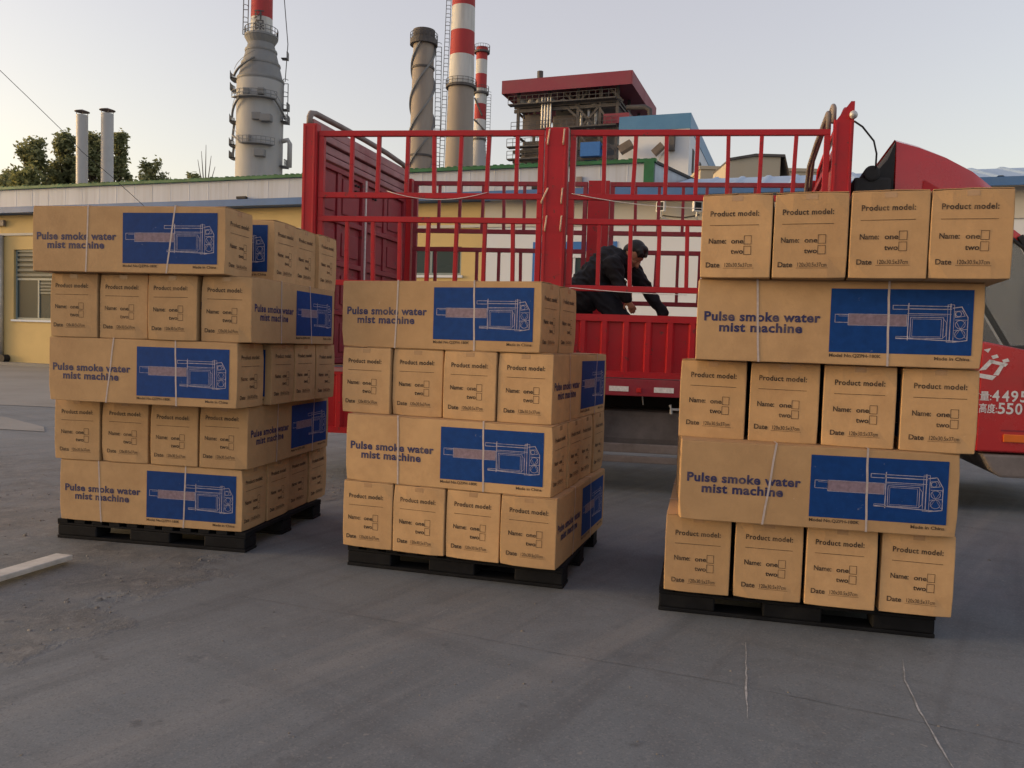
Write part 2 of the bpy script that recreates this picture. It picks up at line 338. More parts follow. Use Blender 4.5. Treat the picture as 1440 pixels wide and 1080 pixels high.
def flap_mesh(seed):
    r = random.Random(seed); mb = MB()
    for s in (-1, 1):
        l0, l1 = r.uniform(.0005, .004), r.uniform(.0005, .004)
        y0, y1 = s * .001, s * (CW / 2 - .004)
        zz = CHt + .0005
        vs = [(-CL / 2 + .004, y1, zz), (CL / 2 - .004, y1, zz), (CL / 2 - .004, y0, zz + l1), (-CL / 2 + .004, y0, zz + l0)]
        mb.add(vs + [(a, b, c + .003) for a, b, c in vs], [(0, 1, 2, 3), (4, 5, 6, 7), (0, 1, 5, 4), (1, 2, 6, 5), (2, 3, 7, 6), (3, 0, 4, 7)])
    return mb.mesh('top_flaps', M['cardtop'])
flaps = [flap_mesh(i) for i in range(4)]
tp = MB(); tp.box(-CL / 2 + .01, CL / 2 - .01, -.026, .026, CHt + .0068, CHt + .0074)
for s in (-1, 1): tp.box(min(s * CL / 2, s * (CL / 2 + .0008)), max(s * CL / 2, s * (CL / 2 + .0008)), -.024, .024, CHt - .028, CHt - .004)
tape_me = tp.mesh('tape', M['tape'])
def strap_mesh(x, tilt, seed):
    r = random.Random(seed); mb = MB(); o_ = .002; hw = .0046
    loop = []
    for a, b in (((-1, 0), (1, 0)), ((1, 0), (1, 1)), ((1, 1), (-1, 1)), ((-1, 1), (-1, 0))):
        for k in range(5):
            t = k / 5; y = (a[0] + (b[0] - a[0]) * t) * (CW / 2 + o_); z = (a[1] + (b[1] - a[1]) * t)
            z = -o_ * .4 if z == 0 else (CHt + .0085 if z == 1 else z * CHt)
            loop.append((x + tilt * (z / CHt - .5) + r.uniform(-.0012, .0012), y, z))
    n = len(loop); vs = []
    for a, b, c in loop: vs += [(a - hw, b, c), (a + hw, b, c)]
    mb.add(vs, [(2 * i, 2 * i + 1, (2 * i + 3) % (2 * n), (2 * i + 2) % (2 * n)) for i in range(n)])
    return mb.mesh('strap', M['strap'])
strapL = [strap_mesh(x, t, i) for i, (x, t) in enumerate(((-.28, -.008), (-.2, .045), (-.33, -.02), (-.25, .012)))]
strapR = [strap_mesh(x, t, i + 9) for i, (x, t) in enumerate(((.23, .012), (.27, .05), (.30, .0), (.22, -.01)))]
# long-side print: local face u in [-.6, .6], v in [0, CHt] on the -Y face
side = lambda v: Vector((v.x, -CW / 2 - .0012 - v.z, v.y))
def offs(mb, x, y, z=0): return put(MB(), mb, lambda v: Vector((v.x + x, v.y + y, v.z + z)))
def fit(s, x0, x1, size, bold, **k):
    t = text_mesh(s, size, bold, **k); a = min(v.x for v in t.v); b = max(v.x for v in t.v); f = (x1 - x0) / (b - a)
    return put(MB(), t, lambda v: Vector(((v.x - a) * f + x0, v.y, 0)))
sl = MB()
put(sl, offs(fit('Pulse smoke water', -.568, -.062, .058, .002, space=1.08), 0, .182), side)
put(sl, offs(fit('mist machine', -.50, -.138, .058, .002, space=1.08), 0, .133), side)
side_text = sl.mesh('side_lettering', M['blueink'], fix=False)
cl_ = MB()
put(cl_, offs(fit('Model No.QZPH-180K', -.02, .195, .02, .0004), 0, .031), side)
caption = cl_.mesh('caption', M['ink'], fix=False); cl_ = MB()
put(cl_, offs(fit('Made in China', .41, .55, .02, .0004), 0, .029), side)
caption2 = cl_.mesh('caption', M['ink'], fix=False)
PX0, PX1, PY0, PY1 = -.022, .555, .052, .334
pm = MB(); put(pm, MB().add([(PX0, PY0, 0), (PX1, PY0, 0), (PX1, PY1, 0), (PX0, PY1, 0)], [(0, 1, 2, 3)]), side)
panel_me = pm.mesh('picture_panel', M['panel'], fix=False)
U = lambda p: (PX0 + p[0] * (PX1 - PX0), PY1 - p[1] * (PY1 - PY0))
dm = MB()
def stroke(pts, wd=.0032, z=.0009): dm.strip([U(p) for p in pts], wd * .78, z)
def rect(x0, y0, x1, y1, wd=.0032): stroke([(x0, y0), (x1, y0), (x1, y1), (x0, y1), (x0, y0)], wd)
rect(.035, .405, .13, .53); stroke([(.06, .43), (.13, .43)], .002)
rect(.13, .395, .545, .57, .0024)
rect(.445, .25, .55, .31); stroke([(.55, .255), (.85, .255)]); stroke([(.55, .30), (.85, .30)], .0045); stroke([(.55, .375), (.85, .375)]); stroke([(.55, .40), (.82, .40)], .002)
for x in (.555, .845): stroke([(x, .22), (x, .78)], .005)
rect(.572, .43, .80, .75); rect(.585, .455, .785, .725, .002); stroke([(.8, .45), (.82, .50), (.82, .7), (.8, .74)], .0025)
stroke([(.475, .755), (.9, .785)], .0045); rect(.475, .73, .56, .765, .003); rect(.825, .23, .87, .80, .0025)
stroke([(.86, .28), (.92, .26), (.965, .42), (.965, .77), (.87, .80)], .0045); stroke([(.875, .33), (.925, .32), (.945, .40), (.88, .42), (.875, .33)], .003)
stroke([(.88, .46), (.96, .46)], .003); stroke([(.87, .62), (.96, .60)], .003)
for (cx, cy, rr) in ((.915, .53, .034), (.915, .68, .036), (.90, .37, .02)):
    stroke([(cx + rr * math.cos(k * math.pi / 6), cy + rr * 1.9 * math.sin(k * math.pi / 6)) for k in range(13)], .0028)
stroke([(.88, .72), (.95, .48)], .002); stroke([(.89, .5), (.955, .74)], .002)
draw_me = (lambda q: (put(q, dm, side), q.mesh('line_drawing', M['draw'], fix=False))[1])(MB())
bm_ = MB(); a0 = U((.132, .40)); a1 = U((.545, .565))
put(bm_, MB().add([(a0[0], a1[1], .0005), (a1[0], a1[1], .0005), (a1[0], a0[1], .0005), (a0[0], a0[1], .0005)], [(0, 1, 2, 3)]), side)
barrel_me = bm_.mesh('barrel_print', M['barrel'], fix=False)
# end print on the +X face: u in [-CW/2, CW/2] left to right, v up
endf = lambda v: Vector((CL / 2 + .0014 + v.z, v.x, v.y))
em = MB(); W2 = CW / 2
eu = lambda f: -W2 + f * CW
ev = lambda f: CHt * (1 - f)
def et(s, f0, f1, base, size, bold=.0007, **k): put(em, offs(fit(s, eu(f0), eu(f1), size, bold, **k), 0, ev(base)), endf)
et('Product model:', .14, .83, .235, .034, .0008, space=1.1)
et('Name:', .13, .38, .565, .033); et('one', .45, .625, .565, .031); et('two', .45, .625, .69, .031)
et('Date', .10, .30, .855, .032); et('120x30.5x37cm', .37, .76, .85, .026, .0002)
for pts, wd in (([(.14, .345), (.83, .345)], .0022), ([(.35, .865), (.78, .865)], .0014)):
    put(em, MB().strip([(eu(a), ev(b)) for a, b in pts], wd), endf)
for y0, y1 in ((.475, .575), (.60, .70)):
    put(em, MB().strip([(eu(a), ev(b)) for a, b in ((.635, y0), (.735, y0), (.735, y1), (.635, y1), (.635, y0))], .0022), endf)
end_me = em.mesh('end_lettering', M['ink'], fix=False)

ncart = [0]
def carton(loc, rz, label, group, both=True):
    i = ncart[0]; ncart[0] += 1; r = random.Random(i * 13 + 5)
    o = empty('carton', label, 'carton', loc, rz, group)
    link('body', bodies[i % 6], o, rot=(0, 0, 0)); link('top_flaps', flaps[r.randrange(4)], o); link('tape', tape_me, o)
    link('strap', strapL[r.randrange(4)], o); link('strap', strapR[r.randrange(4)], o)
    for k in ((0, 1) if both else (0,)):
        rot = (0, R_(r.uniform(-.25, .25)), math.pi * k); sg_ = (1, -1)[k]; off = (r.uniform(-.006, .006), 0, r.uniform(-.005, .005))
        link('side_lettering', side_text, o, off, rot); p = link('picture_panel', panel_me, o, off, rot)
        link('line_drawing', draw_me, p); link('barrel_print', barrel_me, p); link('caption', caption, o, off, rot); link('caption', caption2, o, off, rot); link('end_lettering', end_me, o, (0, r.uniform(-.008, .008), r.uniform(-.008, .006)), (R_(r.uniform(-.5, .5)), 0, math.pi * k))
    return o
# rows: stack, row, type, left front corner x, y, yaw of the front, overall width
ROWS = [('left', 1, 's', -2.747, 4.95, -9.4, 1.2), ('left', 2, 'e', -2.785, 4.95, -9.7, 1.27), ('left', 3, 's', -2.72, 4.776, -10.4, 1.2), ('left', 4, 'e', -2.71, 4.77, -9.8, 1.261), ('left', 5, 's', -2.783, 4.713, -9.8, 1.2),
        ('middle', 1, 'e', -.927, 4.543, -18.1, 1.243), ('middle', 2, 's', -.918, 4.546, -18.2, 1.2), ('middle', 3, 'e', -.965, 4.633, -19.6, 1.248), ('middle', 4, 's', -.98, 4.658, -20.9, 1.2),
        ('right', 1, 'e', .762, 3.887, -13.5, 1.274), ('right', 2, 's', .799, 3.777, -10.8, 1.2), ('right', 3, 'e', .809, 3.912, -17.7, 1.272), ('right', 4, 's', .843, 3.772, -13.2, 1.2), ('right', 5, 'e', .837, 3.722, -18.3, 1.237)]
NTH = ('first', 'second', 'third', 'fourth', 'fifth')
ROWN = {'left': ('bottom', 'second', 'third', 'fourth', 'top'), 'right': ('bottom', 'second', 'third', 'fourth', 'top'), 'middle': ('bottom', 'second', 'third', 'top')}
# shift to the right and back of the 2nd, 3rd, 4th carton of a long row
SHIFT = {('left', 5): ((.065, .150), (.055, .155), (.08, .150)), ('left', 3): ((.03, .035), (.035, .035), (.04, .04)), ('middle', 4): ((.002, .003), (.03, .035), (.05, .035))}
JIT = {('middle', 3): (0, .012, -.006, .004), ('left', 4): (0, .005, -.012, .0), ('left', 2): (0, .004, 0, 0), ('middle', 1): (0, 0, .006, -.004), ('right', 1): (0, .0, -.006, .004)}
for st, row, ty, X, Y, yaw, wd in ROWS:
    a = R_(yaw); e = Vector((math.cos(a), math.sin(a), 0)); n = Vector((-math.sin(a), math.cos(a), 0)); z = PAL + .001 + (row - 1) * PITCH_Z
    o = Vector((X, Y, z)); rn = ROWN[st][row - 1]
    for k in range(2 if (st, row) == ('middle', 4) else 4):
        if ty == 'e':
            pit = (wd - CW) / 3; j = JIT.get((st, row), (0, 0, 0, 0))[k]
            c = o + e * (CW / 2 + pit * k) + n * (CL / 2 + j)
            lab = 'brown carton standing end-on, %s from left in the %s row of the %s stack' % (NTH[k] if k else 'first', rn, st)
            # local +X (the lettered end) faces the front
            carton(c, a - math.pi / 2 + R_(rnd.uniform(-.35, .35)), lab, 'cartons stacked on the black pallets')
        else:
            sh = SHIFT.get((st, row), ((.004, .008), (-.003, .012), (.006, .016)))
            dx, dy = (0, 0) if k == 0 else sh[k - 1]
            c = o + e * (CL / 2 + dx) + n * (CW / 2 + (CW + .006) * k + dy)
            lab = ('brown carton with blue picture side forward, front of %s row in %s stack' % (rn, st)) if k == 0 else \
                  'brown carton lying sideways, %s from front in the %s row of the %s stack' % (NTH[k], rn, st)
            carton(c, a + (0 if k == 0 else R_(rnd.uniform(-.3, .3))), lab, 'cartons stacked on the black pallets')

# ------------------------------------------------------------------ pallets
def pallet(loc, rz, label):
    o = empty('pallet', label, 'pallet', loc, rz, 'black plastic pallets'); wd, dp = 1.25, 1.1
    d = MB(); 
    for i in range(11): d.box(i * (wd - .07) / 10, i * (wd - .07) / 10 + .07, 0, dp, .098, .12)
    for y in (0, .49, dp - .12): d.box(.0005, wd - .0005, y + .0005, y + .1195, .085, .0975)
    d.build('deck', M['pallet'], o, bevel=.003)
    for x in (0, .49, wd - .27):
        for y in (.0, .48, dp - .14):
            MB().box(x + .002, x + .268, y + .002, y + .138, .0205, .0845).build('foot', M['pallet'], o, bevel=.008)
    for y in (0, .48, dp - .14): MB().box(0, wd, y, y + .14, .001, .02).build('runner', M['pallet'], o, bevel=.004)
pallet((-2.771, 4.966, 0), R_(-9.9), 'black plastic pallet under the left carton stack')
pallet((-.902, 4.57, 0), R_(-15.3), 'black plastic pallet under the middle carton stack')
pallet((.756, 3.953, 0), R_(-13), 'black plastic pallet under the right carton stack')

# ------------------------------------------------------------------ truck, built in (s along the bed, t across, z)
TA = R_(-7.923); TE = Vector((math.cos(TA), math.sin(TA), 0)); TN = Vector((-math.sin(TA), math.cos(TA), 0)); TO = Vector((-1.978, 7.551, 0)); WID = 2.3
T = lambda v: TE * (v.x + .3 * v.y / WID) + TN * v.y + Vector((0, 0, v.z))
truck = empty('truck', 'red stake-sided cargo truck parked behind the carton stacks', 'truck', TO)
def tb(mb, name, m, parent=None, **k): return mb.build(name, M[m], parent or truck, xf=T, **k)
FL = 1.02
# floor and chassis
fl = MB().box(.02, 4.78, .03, WID - .03, FL - .05, FL); tb(fl, 'cargo_floor', 'grey')
fr = MB().box(0, 4.8, 0, .055, .867, FL - .003).box(0, 4.8, WID - .055, WID, .867, FL - .003)
for s in [i * .48 + .1 for i in range(10)]: fr.box(s, s + .06, .06, WID - .06, .88, FL - .055)
tb(fr, 'floor_frame', 'darkred', bevel=.006)
ch = MB().box(-.1, 6.7, .70, .80, .60, .86).box(-.1, 6.7, 1.5, 1.6, .60, .86)
for s in (.3, 1.9, 3.1, 4.4, 6.2): ch.box(s, s + .1, .81, 1.49, .64, .8)
tb(ch, 'chassis_frame', 'dark')
for s0 in (2.86, 3.25): tb(MB().box(s0, s0 + .17, -.003, -.0005, .905, .95), 'reflective_tape', 'decal')
tb(MB().box(3.10, 3.14, -.012, -.0005, .90, .94), 'marker_lamp', 'amber', bevel=.004)
# dropsides
def dropside(z0, z1, s0, s1, t, name, label=None, m='red', dirn=1):
    mb = MB(); p = .19; d = .028 * dirn; prof = []
    s = s0 + .03
    while s < s1 - .2:
        prof += [(s, 0), (s + .1, 0), (s + .118, -d), (s + .158, -d), (s + .176, 0)]; s += p
    prof.append((s1 - .03, 0)); zz0, zz1 = z0 + .055, z1 - .06
    # raised bands and flats
    front = [(a, t + .012 * dirn + b * -1 if False else t + .03 * dirn + b) for a, b in prof]
    vs = []
    for a, b in front: vs += [(a, b, zz0), (a, b, zz1), (a, t + .045 * dirn, zz0), (a, t + .045 * dirn, zz1)]
    for i in range(len(front) - 1):
        k = 4 * i; mb.add([vs[k], vs[k + 1], vs[k + 5], vs[k + 4]], [(0, 1, 2, 3)]); mb.add([vs[k + 2], vs[k + 3], vs[k + 7], vs[k + 6]], [(3, 2, 1, 0)])
    ta, tb_ = sorted((t, t + .05 * dirn))
    mb.box(s0, s1, ta, tb_, z1 - .06, z1); mb.box(s0, s1, ta, tb_, z0, z0 + .055)
    mb.box(s0, s0 + .03, ta, tb_, z0 + .0555, z1 - .0605); mb.box(s1 - .03, s1, ta, tb_, z0 + .0555, z1 - .0605)
    o = tb(mb, name, m, fix=False)
    if label: o['label'] = label
    return o
dropside(1.025, 1.575, 2.44, 4.61, 0, 'dropside', 'closed red dropside at the front half of the near side')
dropside(.42, 1.02, .05, 2.2, -.056, 'dropside', 'red dropside of the rear half folded down')
tb(MB().box(.05, 2.2, -.062, -.0565, .985, 1.018), 'hinge_rail', 'pinkdust_highlight')
dropside(1.025, 1.575, .14, 2.2, WID, 'dropside', dirn=-1); dropside(1.025, 1.575, 2.44, 4.61, WID, 'dropside', dirn=-1)
# corner and centre posts
def post(s0, s1, t0, t1, z0, z1, m='red', label=None):
    mb = MB().box(s0, s1, t0, t1, z0, z1)
    # pressed channel on the outside
    tt = t0 if t0 < 1 else t1
    dd = -.006 if t0 < 1 else .006
    for sx in (s0 + .012, s1 - .03): mb.box(sx, sx + .018, min(tt, tt + dd), max(tt, tt + dd), z0 + .05, z1 - .02)
    o = tb(mb, 'corner_post' if label is None else label, m, bevel=.006); return o
post(0, .132, -.02, .06, .90, 3.235); post(4.64, 4.80, -.02, .06, .90, 3.245)
post(0, .12, WID - .06, WID + .02, .90, 3.2); post(4.66, 4.8, WID - .06, WID + .02, .90, 3.2)
cpost = post(2.225, 2.425, -.02, .05, .92, 3.19, label='centre_post'); fpost = post(2.20, 2.44, WID - .05, WID + .02, .92, 3.19, label='centre_post')
for z in (3.12, 2.61, 2.37):
    for s, tl in ((2.265, -.012 if z != 2.61 else -.05), (2.395, -.006)):
        mb = MB(); mb.tube([(s, -.028, z + .05), (s, -.042, z + .045), (s + tl, -.045, z - .07), (s + tl, -.036, z - .085)], .0075, 6)
        tb(mb, 'latch', 'brass', cpost, smooth=True)
for z in (2.35, 2.2, 1.8, 1.66):
    for s in (2.26, 2.38):
        tb(MB().tube([(s, WID - .062, z), (s, WID - .049, z)], .014, 8), 'bolt', 'darkred', fpost)
# stake fences
UP = (.45, .70, .97, 1.22, 1.46, 1.71, 1.97); UPF = (2.74, 3.0, 3.27, 3.53, 3.79, 4.06, 4.34)
LO = (.42, .67, .92, 1.18, 1.44, 1.70, 1.957); LOF = (2.72, 2.995, 3.24, 3.48, 3.73, 3.98, 4.23)
rb = random.Random(5)
def fence(s0, s1, ups, lows, t, m='red'):
    mb = MB(); q = .045
    for z0, z1 in ((3.125, 3.175), (2.57, 2.62), (2.355, 2.405), (1.775, 1.825)): mb.box(s0, s1, t, t + q, z0, z1)
    for s in (s0, s1 - .05):
        for z0, z1 in ((2.6205, 3.1245), (2.4055, 2.5695), (1.8255, 2.3545), (1.6, 1.7745)): mb.box(s + .001, s + .049, t + .001, t + q - .001, z0, z1)
    for arr, z0, z1 in ((ups, 2.6205, 3.1245), (lows, 1.8255, 2.3545)):
        for s in arr:
            d = rb.uniform(-.006, .006); b = rb.uniform(-.002, .002)
            mb.beam((s - d, t + .02, z0), (s + b, t + .02, (z0 + z1) / 2), .034, .03, (0, 1, 0)); mb.beam((s + b, t + .02, (z0 + z1) / 2), (s + d, t + .02, z1), .034, .03, (0, 1, 0))
    return tb(mb, 'stake_fence', m, bevel=.004)
fence(.14, 2.21, UP, LO, .005); fence(2.44, 4.62, UPF, LOF, .005)
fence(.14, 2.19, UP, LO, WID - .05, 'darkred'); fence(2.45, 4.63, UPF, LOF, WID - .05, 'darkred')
# rear double doors, seen from inside
for k, (t0, t1) in enumerate(((.07, WID / 2 - .006), (WID / 2 + .006, WID - .07))):
    mb = MB().box(.02, .032, t0, t1, 1.0215, 2.96)
    fz = (1.04, 1.52, 2.0, 2.42, 2.96)
    for t in (t0, t1 - .06): mb.box(.033, .065, t, t + .06, 1.04, 2.96)
    for z in fz[:-1]: mb.box(.034, .064, t0 + .0605, t1 - .0605, z, z + .05)
    mb.box(.034, .064, t0 + .0605, t1 - .0605, 2.91, 2.96)
    for z0, z1 in zip(fz[:-1], fz[1:]):
        tm = (t0 + t1) / 2; mb.box(.0325, .05, tm - .04, tm + .04, z0 + .055, z1 - .005)
        mb.box(.0325, .046, t0 + .1, tm - .08, z0 + .11, z1 - .08); mb.box(.0325, .046, tm + .08, t1 - .1, z0 + .11, z1 - .08)
    if k == 0: pass
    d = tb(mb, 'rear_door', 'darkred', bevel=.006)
    for i in range(2):
        for j in range(2): tb(MB().tube([(.033, (t1 - .2 if k == 0 else t0 + .2) + i * .06, 2.80 + j * .06), (.0665, (t1 - .2 if k == 0 else t0 + .2) + i * .06, 2.80 + j * .06)], .012, 8), 'vent_hole', 'dark', d)
tb(MB().box(.034, .075, WID / 2 - .005, WID / 2 + .012, 1.04, 2.95), 'door_seal', 'decal')
tb(MB().box(.012, .0195, .061, WID - .061, 2.97, 3.31), 'header_back', 'darkred')
hd = MB()
for z0, z1, s1 in ((2.975, 3.03, .08), (3.045, 3.12, .06), (3.135, 3.2, .09), (3.215, 3.30, .06)): hd.box(.02, s1, .061, WID - .061, z0, z1)
tb(hd, 'rear_header', 'pinkdust_highlight', bevel=.01)
bow = [(.04, .02, 3.22), (.04, .02, 3.30), (.04, .05, 3.345), (.04, .12, 3.36), (.04, .6, 3.37), (.04, 1.15, 3.375), (.04, 1.7, 3.37), (.04, WID - .12, 3.345), (.04, WID - .02, 3.22)]
tb(MB().tube(bow, .028, 8), 'tarp_bow', 'grey', smooth=True)
# headboard
hb = MB().box(4.70, 4.72, .061, WID - .061, FL, 3.0)
for t in [.2 + i * .14 for i in range(15)]: hb.prism([(4.699, t, FL + .1), (4.675, t + .03, FL + .1), (4.675, t + .07, FL + .1), (4.699, t + .1, FL + .1)], (0, 0, 1.8))
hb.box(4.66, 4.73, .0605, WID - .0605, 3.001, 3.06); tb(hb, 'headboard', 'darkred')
for dz, ds, m in ((.0, .0, 'red'), (-.08, -.035, 'red'), (.03, -.10, 'grey'), (-.03, -.14, 'grey')):
    b2 = [(4.74 + ds, .03, 3.2 + dz), (4.74 + ds, .05, 3.33 + dz), (4.74 + ds, .1, 3.36 + dz), (4.74 + ds, 1.15, 3.37 + dz), (4.74 + ds, WID - .3, 3.33 + dz), (4.74 + ds, WID - .06, 3.12 + dz), (4.74 + ds, WID - .03, 3.0)]
    tb(MB().tube(b2, .022, 8), 'tarp_bow', m, smooth=True)
tb(MB().prism([(4.66, -.005, 3.2455), (4.80, -.005, 3.2455), (4.80, -.005, 3.40), (4.77, -.005, 3.40)], (0, .05, 0)), 'post_gusset', 'red')
tb(MB().ball((4.79, -.03, 3.28), .035), 'work_lamp', 'steel', smooth=True)
tb(MB().tube([(4.8, -.02, 3.23), (4.87, 0, 3.19), (4.97, .03, 3.08), (5.0, .05, 2.98), (5.0, .06, 2.86)], .008, 6), 'cable', 'black', smooth=True)
# rolled dark tarpaulin between the bed and the cab
tr = MB(); tr.box(4.84, 5.14, .12, 2.1, 1.1, 2.80); tr.tube([(4.98, .10, 2.83), (5.0, 1.1, 2.86), (4.98, 2.1, 2.83)], .07, 10)
tb(tr, 'tarpaulin', 'black', bevel=.03)
# cab
CT0, CT1 = .06, 2.12
def slab(poly, t0, t1): return MB().prism([(s, t0, z) for s, z in poly], (0, t1 - t0, 0))
low = [(5.16, .62), (5.16, 1.46), (5.95, 1.44), (6.30, 1.375), (6.78, 1.30), (6.90, 1.2), (6.95, .9), (6.95, .515), (5.92, .515), (5.90, .62)]
tb(slab(low, CT0, CT1), 'cab_body', 'cabred', bevel=.03)
roof = [(5.16, 2.24), (5.16, 2.36), (5.4, 2.41), (5.9, 2.425), (6.1, 2.40), (6.22, 2.31), (6.19, 2.27), (6.05, 2.30)]
tb(slab(roof, CT0 + .05, CT1 - .05), 'cab_roof', 'cabred', bevel=.03)
for t in (CT0 + .02, CT1 - .07):
    tb(MB().beam((6.17, t + .025, 2.32), (6.80, t + .025, 1.31), .05, .06, (0, 1, 0)), 'cab_pillar', 'black', bevel=.01); pl = MB().beam((5.88, t + .025, 1.43), (5.88, t + .025, 2.3), .05, .07, (0, 1, 0))
    tb(pl, 'cab_pillar', 'black', bevel=.01); tb(MB().box(5.205, 5.3, t, t + .05, 1.465, 2.235), 'cab_pillar', 'black', bevel=.01)
tb(MB().box(5.17, 5.2, CT0 + .08, CT1 - .08, 1.45, 2.3), 'cab_back_wall', 'cabred')
for t in (CT0 + .035, CT1 - .045):
    gl = slab([(5.92, 1.425), (6.28, 1.37), (6.74, 1.30), (6.14, 2.28), (5.92, 2.28)], t, t + .006); tb(gl, 'side_window', 'cabglass')
    tb(slab([(5.32, 1.46), (5.84, 1.44), (5.84, 2.28), (5.32, 2.24)], t, t + .006), 'quarter_window', 'cabglass')
    tb(MB().tube([(5.91, t - .01, 1.42), (5.91, t - .01, 2.2), (5.95, t - .01, 2.29), (6.1, t - .01, 2.30), (6.2, t - .01, 2.22), (6.42, t - .01, 1.84)], .016, 6), 'window_seal', 'black', smooth=True)
tb(MB().add([(6.79, CT0 + .08, 1.32), (6.79, CT1 - .08, 1.32), (6.18, CT1 - .08, 2.30), (6.18, CT0 + .08, 2.30)], [(0, 1, 2, 3)]), 'windscreen', 'cabglass', fix=False)
for t in (.35, 1.25):
    se = MB().box(5.45, 5.62, t, t + .55, 1.1, 1.95).ball((5.52, t + .27, 2.02), .13, sq=(.6, 1, 1)).box(5.5, 6.0, t, t + .55, 1.0, 1.55); tb(se, 'seat', 'dark', bevel=.04)
tb(MB().box(6.25, 6.75, .14, 2.0, 1.15, 1.42), 'dashboard', 'dark', bevel=.05)
door = tb(slab([(5.92, .53), (5.92, 1.428), (6.28, 1.372), (6.74, 1.30), (6.80, 1.2), (6.80, .53)], CT0 - .014, CT0 - .001), 'cab_door', 'cabred', bevel=.008)
tb(MB().box(6.27, 6.42, CT0 - .04, CT0 - .015, 1.06, 1.16), 'door_handle', 'black', door, bevel=.01)
tb(MB().box(6.12, 6.45, CT0 - .03, CT0 - .015, .61, .675), 'side_reflector', 'orange', door, bevel=.006)
tb(MB().box(6.10, 6.80, CT0 - .018, CT0 - .0145, .70, .712), 'door_crease', 'darkred', door)
def cab_text(s, s0, size, z, bold=.002, wide=1.0, space=1.2):
    t = text_mesh(s, size, bold, wide=wide, space=space); mb = MB(); put(mb, t, lambda v: Vector((v.x + s0, CT0 - .0165, v.y + z))); return tb(mb, 'door_lettering', 'decal', door, fix=False)
def door_fit(t, s0, s1, z, size, bold=.001):
    mb = MB(); put(mb, fit(t, s0, s1, size, bold), lambda v: Vector((v.x, CT0 - .0165, v.y + z))); tb(mb, 'door_lettering', 'decal', door, fix=False)
door_fit('\u603b\u8d28\u91cf:', 5.765, 6.012, .955, .085); door_fit('\u680f\u677f\u9ad8\u5ea6:', 5.79, 6.06, .852, .085)
door_fit('kg', 6.31, 6.43, .948, .128, .0025); door_fit('mm', 6.28, 6.44, .845, .128, .0025)
for t_, c_, z_ in (('4', 6.046, .948), ('4', 6.122, .948), ('9', 6.19, .948), ('5', 6.262, .948), ('5', 6.095, .845), ('5', 6.16, .845), ('0', 6.228, .845)):
    q_ = .028; door_fit(t_, c_ - q_, c_ + q_, z_, .128, .0025)
lg = MB()
for poly in (((5.93, 1.37), (5.985, 1.385), (5.965, 1.345)), ((5.99, 1.32), (6.035, 1.335), (6.05, 1.31), (6.005, 1.295)), ((6.075, 1.29), (6.12, 1.305), (6.135, 1.28), (6.09, 1.265)),
             ((5.90, 1.195), (5.98, 1.29), (6.02, 1.285), (5.955, 1.205)), ((5.985, 1.289), (6.125, 1.26), (6.105, 1.235), (5.985, 1.262)), ((6.10, 1.255), (6.055, 1.16), (6.015, 1.165), (6.07, 1.255)), ((5.89, 1.175), (6.04, 1.155), (6.01, 1.12), (5.90, 1.14))):
    lg.add([(s, CT0 - .0165, z) for s, z in poly], [tuple(range(len(poly)))])
tb(lg, 'door_emblem', 'decal', door, fix=False)
sk = slab([(5.97, .50), (6.96, .51), (6.98, .34), (6.9, .31), (6.12, .31), (6.05, .36)], CT0 - .01, CT1 + .01); tb(sk, 'bumper', 'grey', bevel=.02)
tb(MB().tube([(6.5, .0, 2.0), (6.46, -.10, 2.0), (6.46, -.12, 1.95)], .014, 6), 'mirror_arm', 'black', smooth=True)
tb(MB().box(6.38, 6.46, -.24, -.08, 1.55, 1.95), 'mirror', 'dark', bevel=.03)
for t in (.2, 1.75): tb(MB().box(6.951, 6.985, t, t + .22, .72, .92), 'headlight', 'white', bevel=.03)
# wind deflector on the cab roof
DA, DB = .22, 1.95
def defl():
    secs = []
    for s, z0, z1, ins in ((5.19, 2.42, 3.175, .0), (5.38, 2.42, 3.12, .0), (5.60, 2.42, 3.03, .0), (5.82, 2.42, 2.91, .01), (6.02, 2.42, 2.75, .03), (6.14, 2.41, 2.56, .06)):
        h = z1 - z0; ring = []
        for f, g_ in ((0, 0), (.35, .0), (.75, .02), (.95, .06), (1, .15)): ring.append((s, DA + ins + g_, z0 + h * f))
        ring += [(s, DB - (y - DA), z) for _, y, z in ring[::-1]]
        secs.append(ring)
    mb = MB(); n = len(secs[0]); mb.add([p for r in secs for p in r], [(i * n + k, i * n + k + 1, (i + 1) * n + k + 1, (i + 1) * n + k) for i in range(len(secs) - 1) for k in range(n - 1)] + [tuple((len(secs) - 1) * n + k for k in range(n))])
    return mb
tb(defl(), 'wind_deflector', 'cabred', smooth=R_(35))
# hollow black back of the deflector, its inner wall curving down to the tarpaulin
tb(MB().prism([(5.18, DA + .02, 2.43), (5.18, DA + .02, 3.13), (5.12, DA + .02, 2.97), (5.06, DA + .02, 2.90), (4.98, DA + .02, 2.86), (4.98, DA + .02, 2.43)], (0, DB - DA - .04, 0)), 'deflector_back', 'black')
cr = MB().prism([(5.40, DA - .004, 2.52), (5.70, DA - .004, 2.64), (5.42, DA - .004, 2.80)], (0, .003, 0)); tb(cr, 'deflector_recess_shade', 'red')  # flat triangle in a darker red, painted shade of a hollow in the side
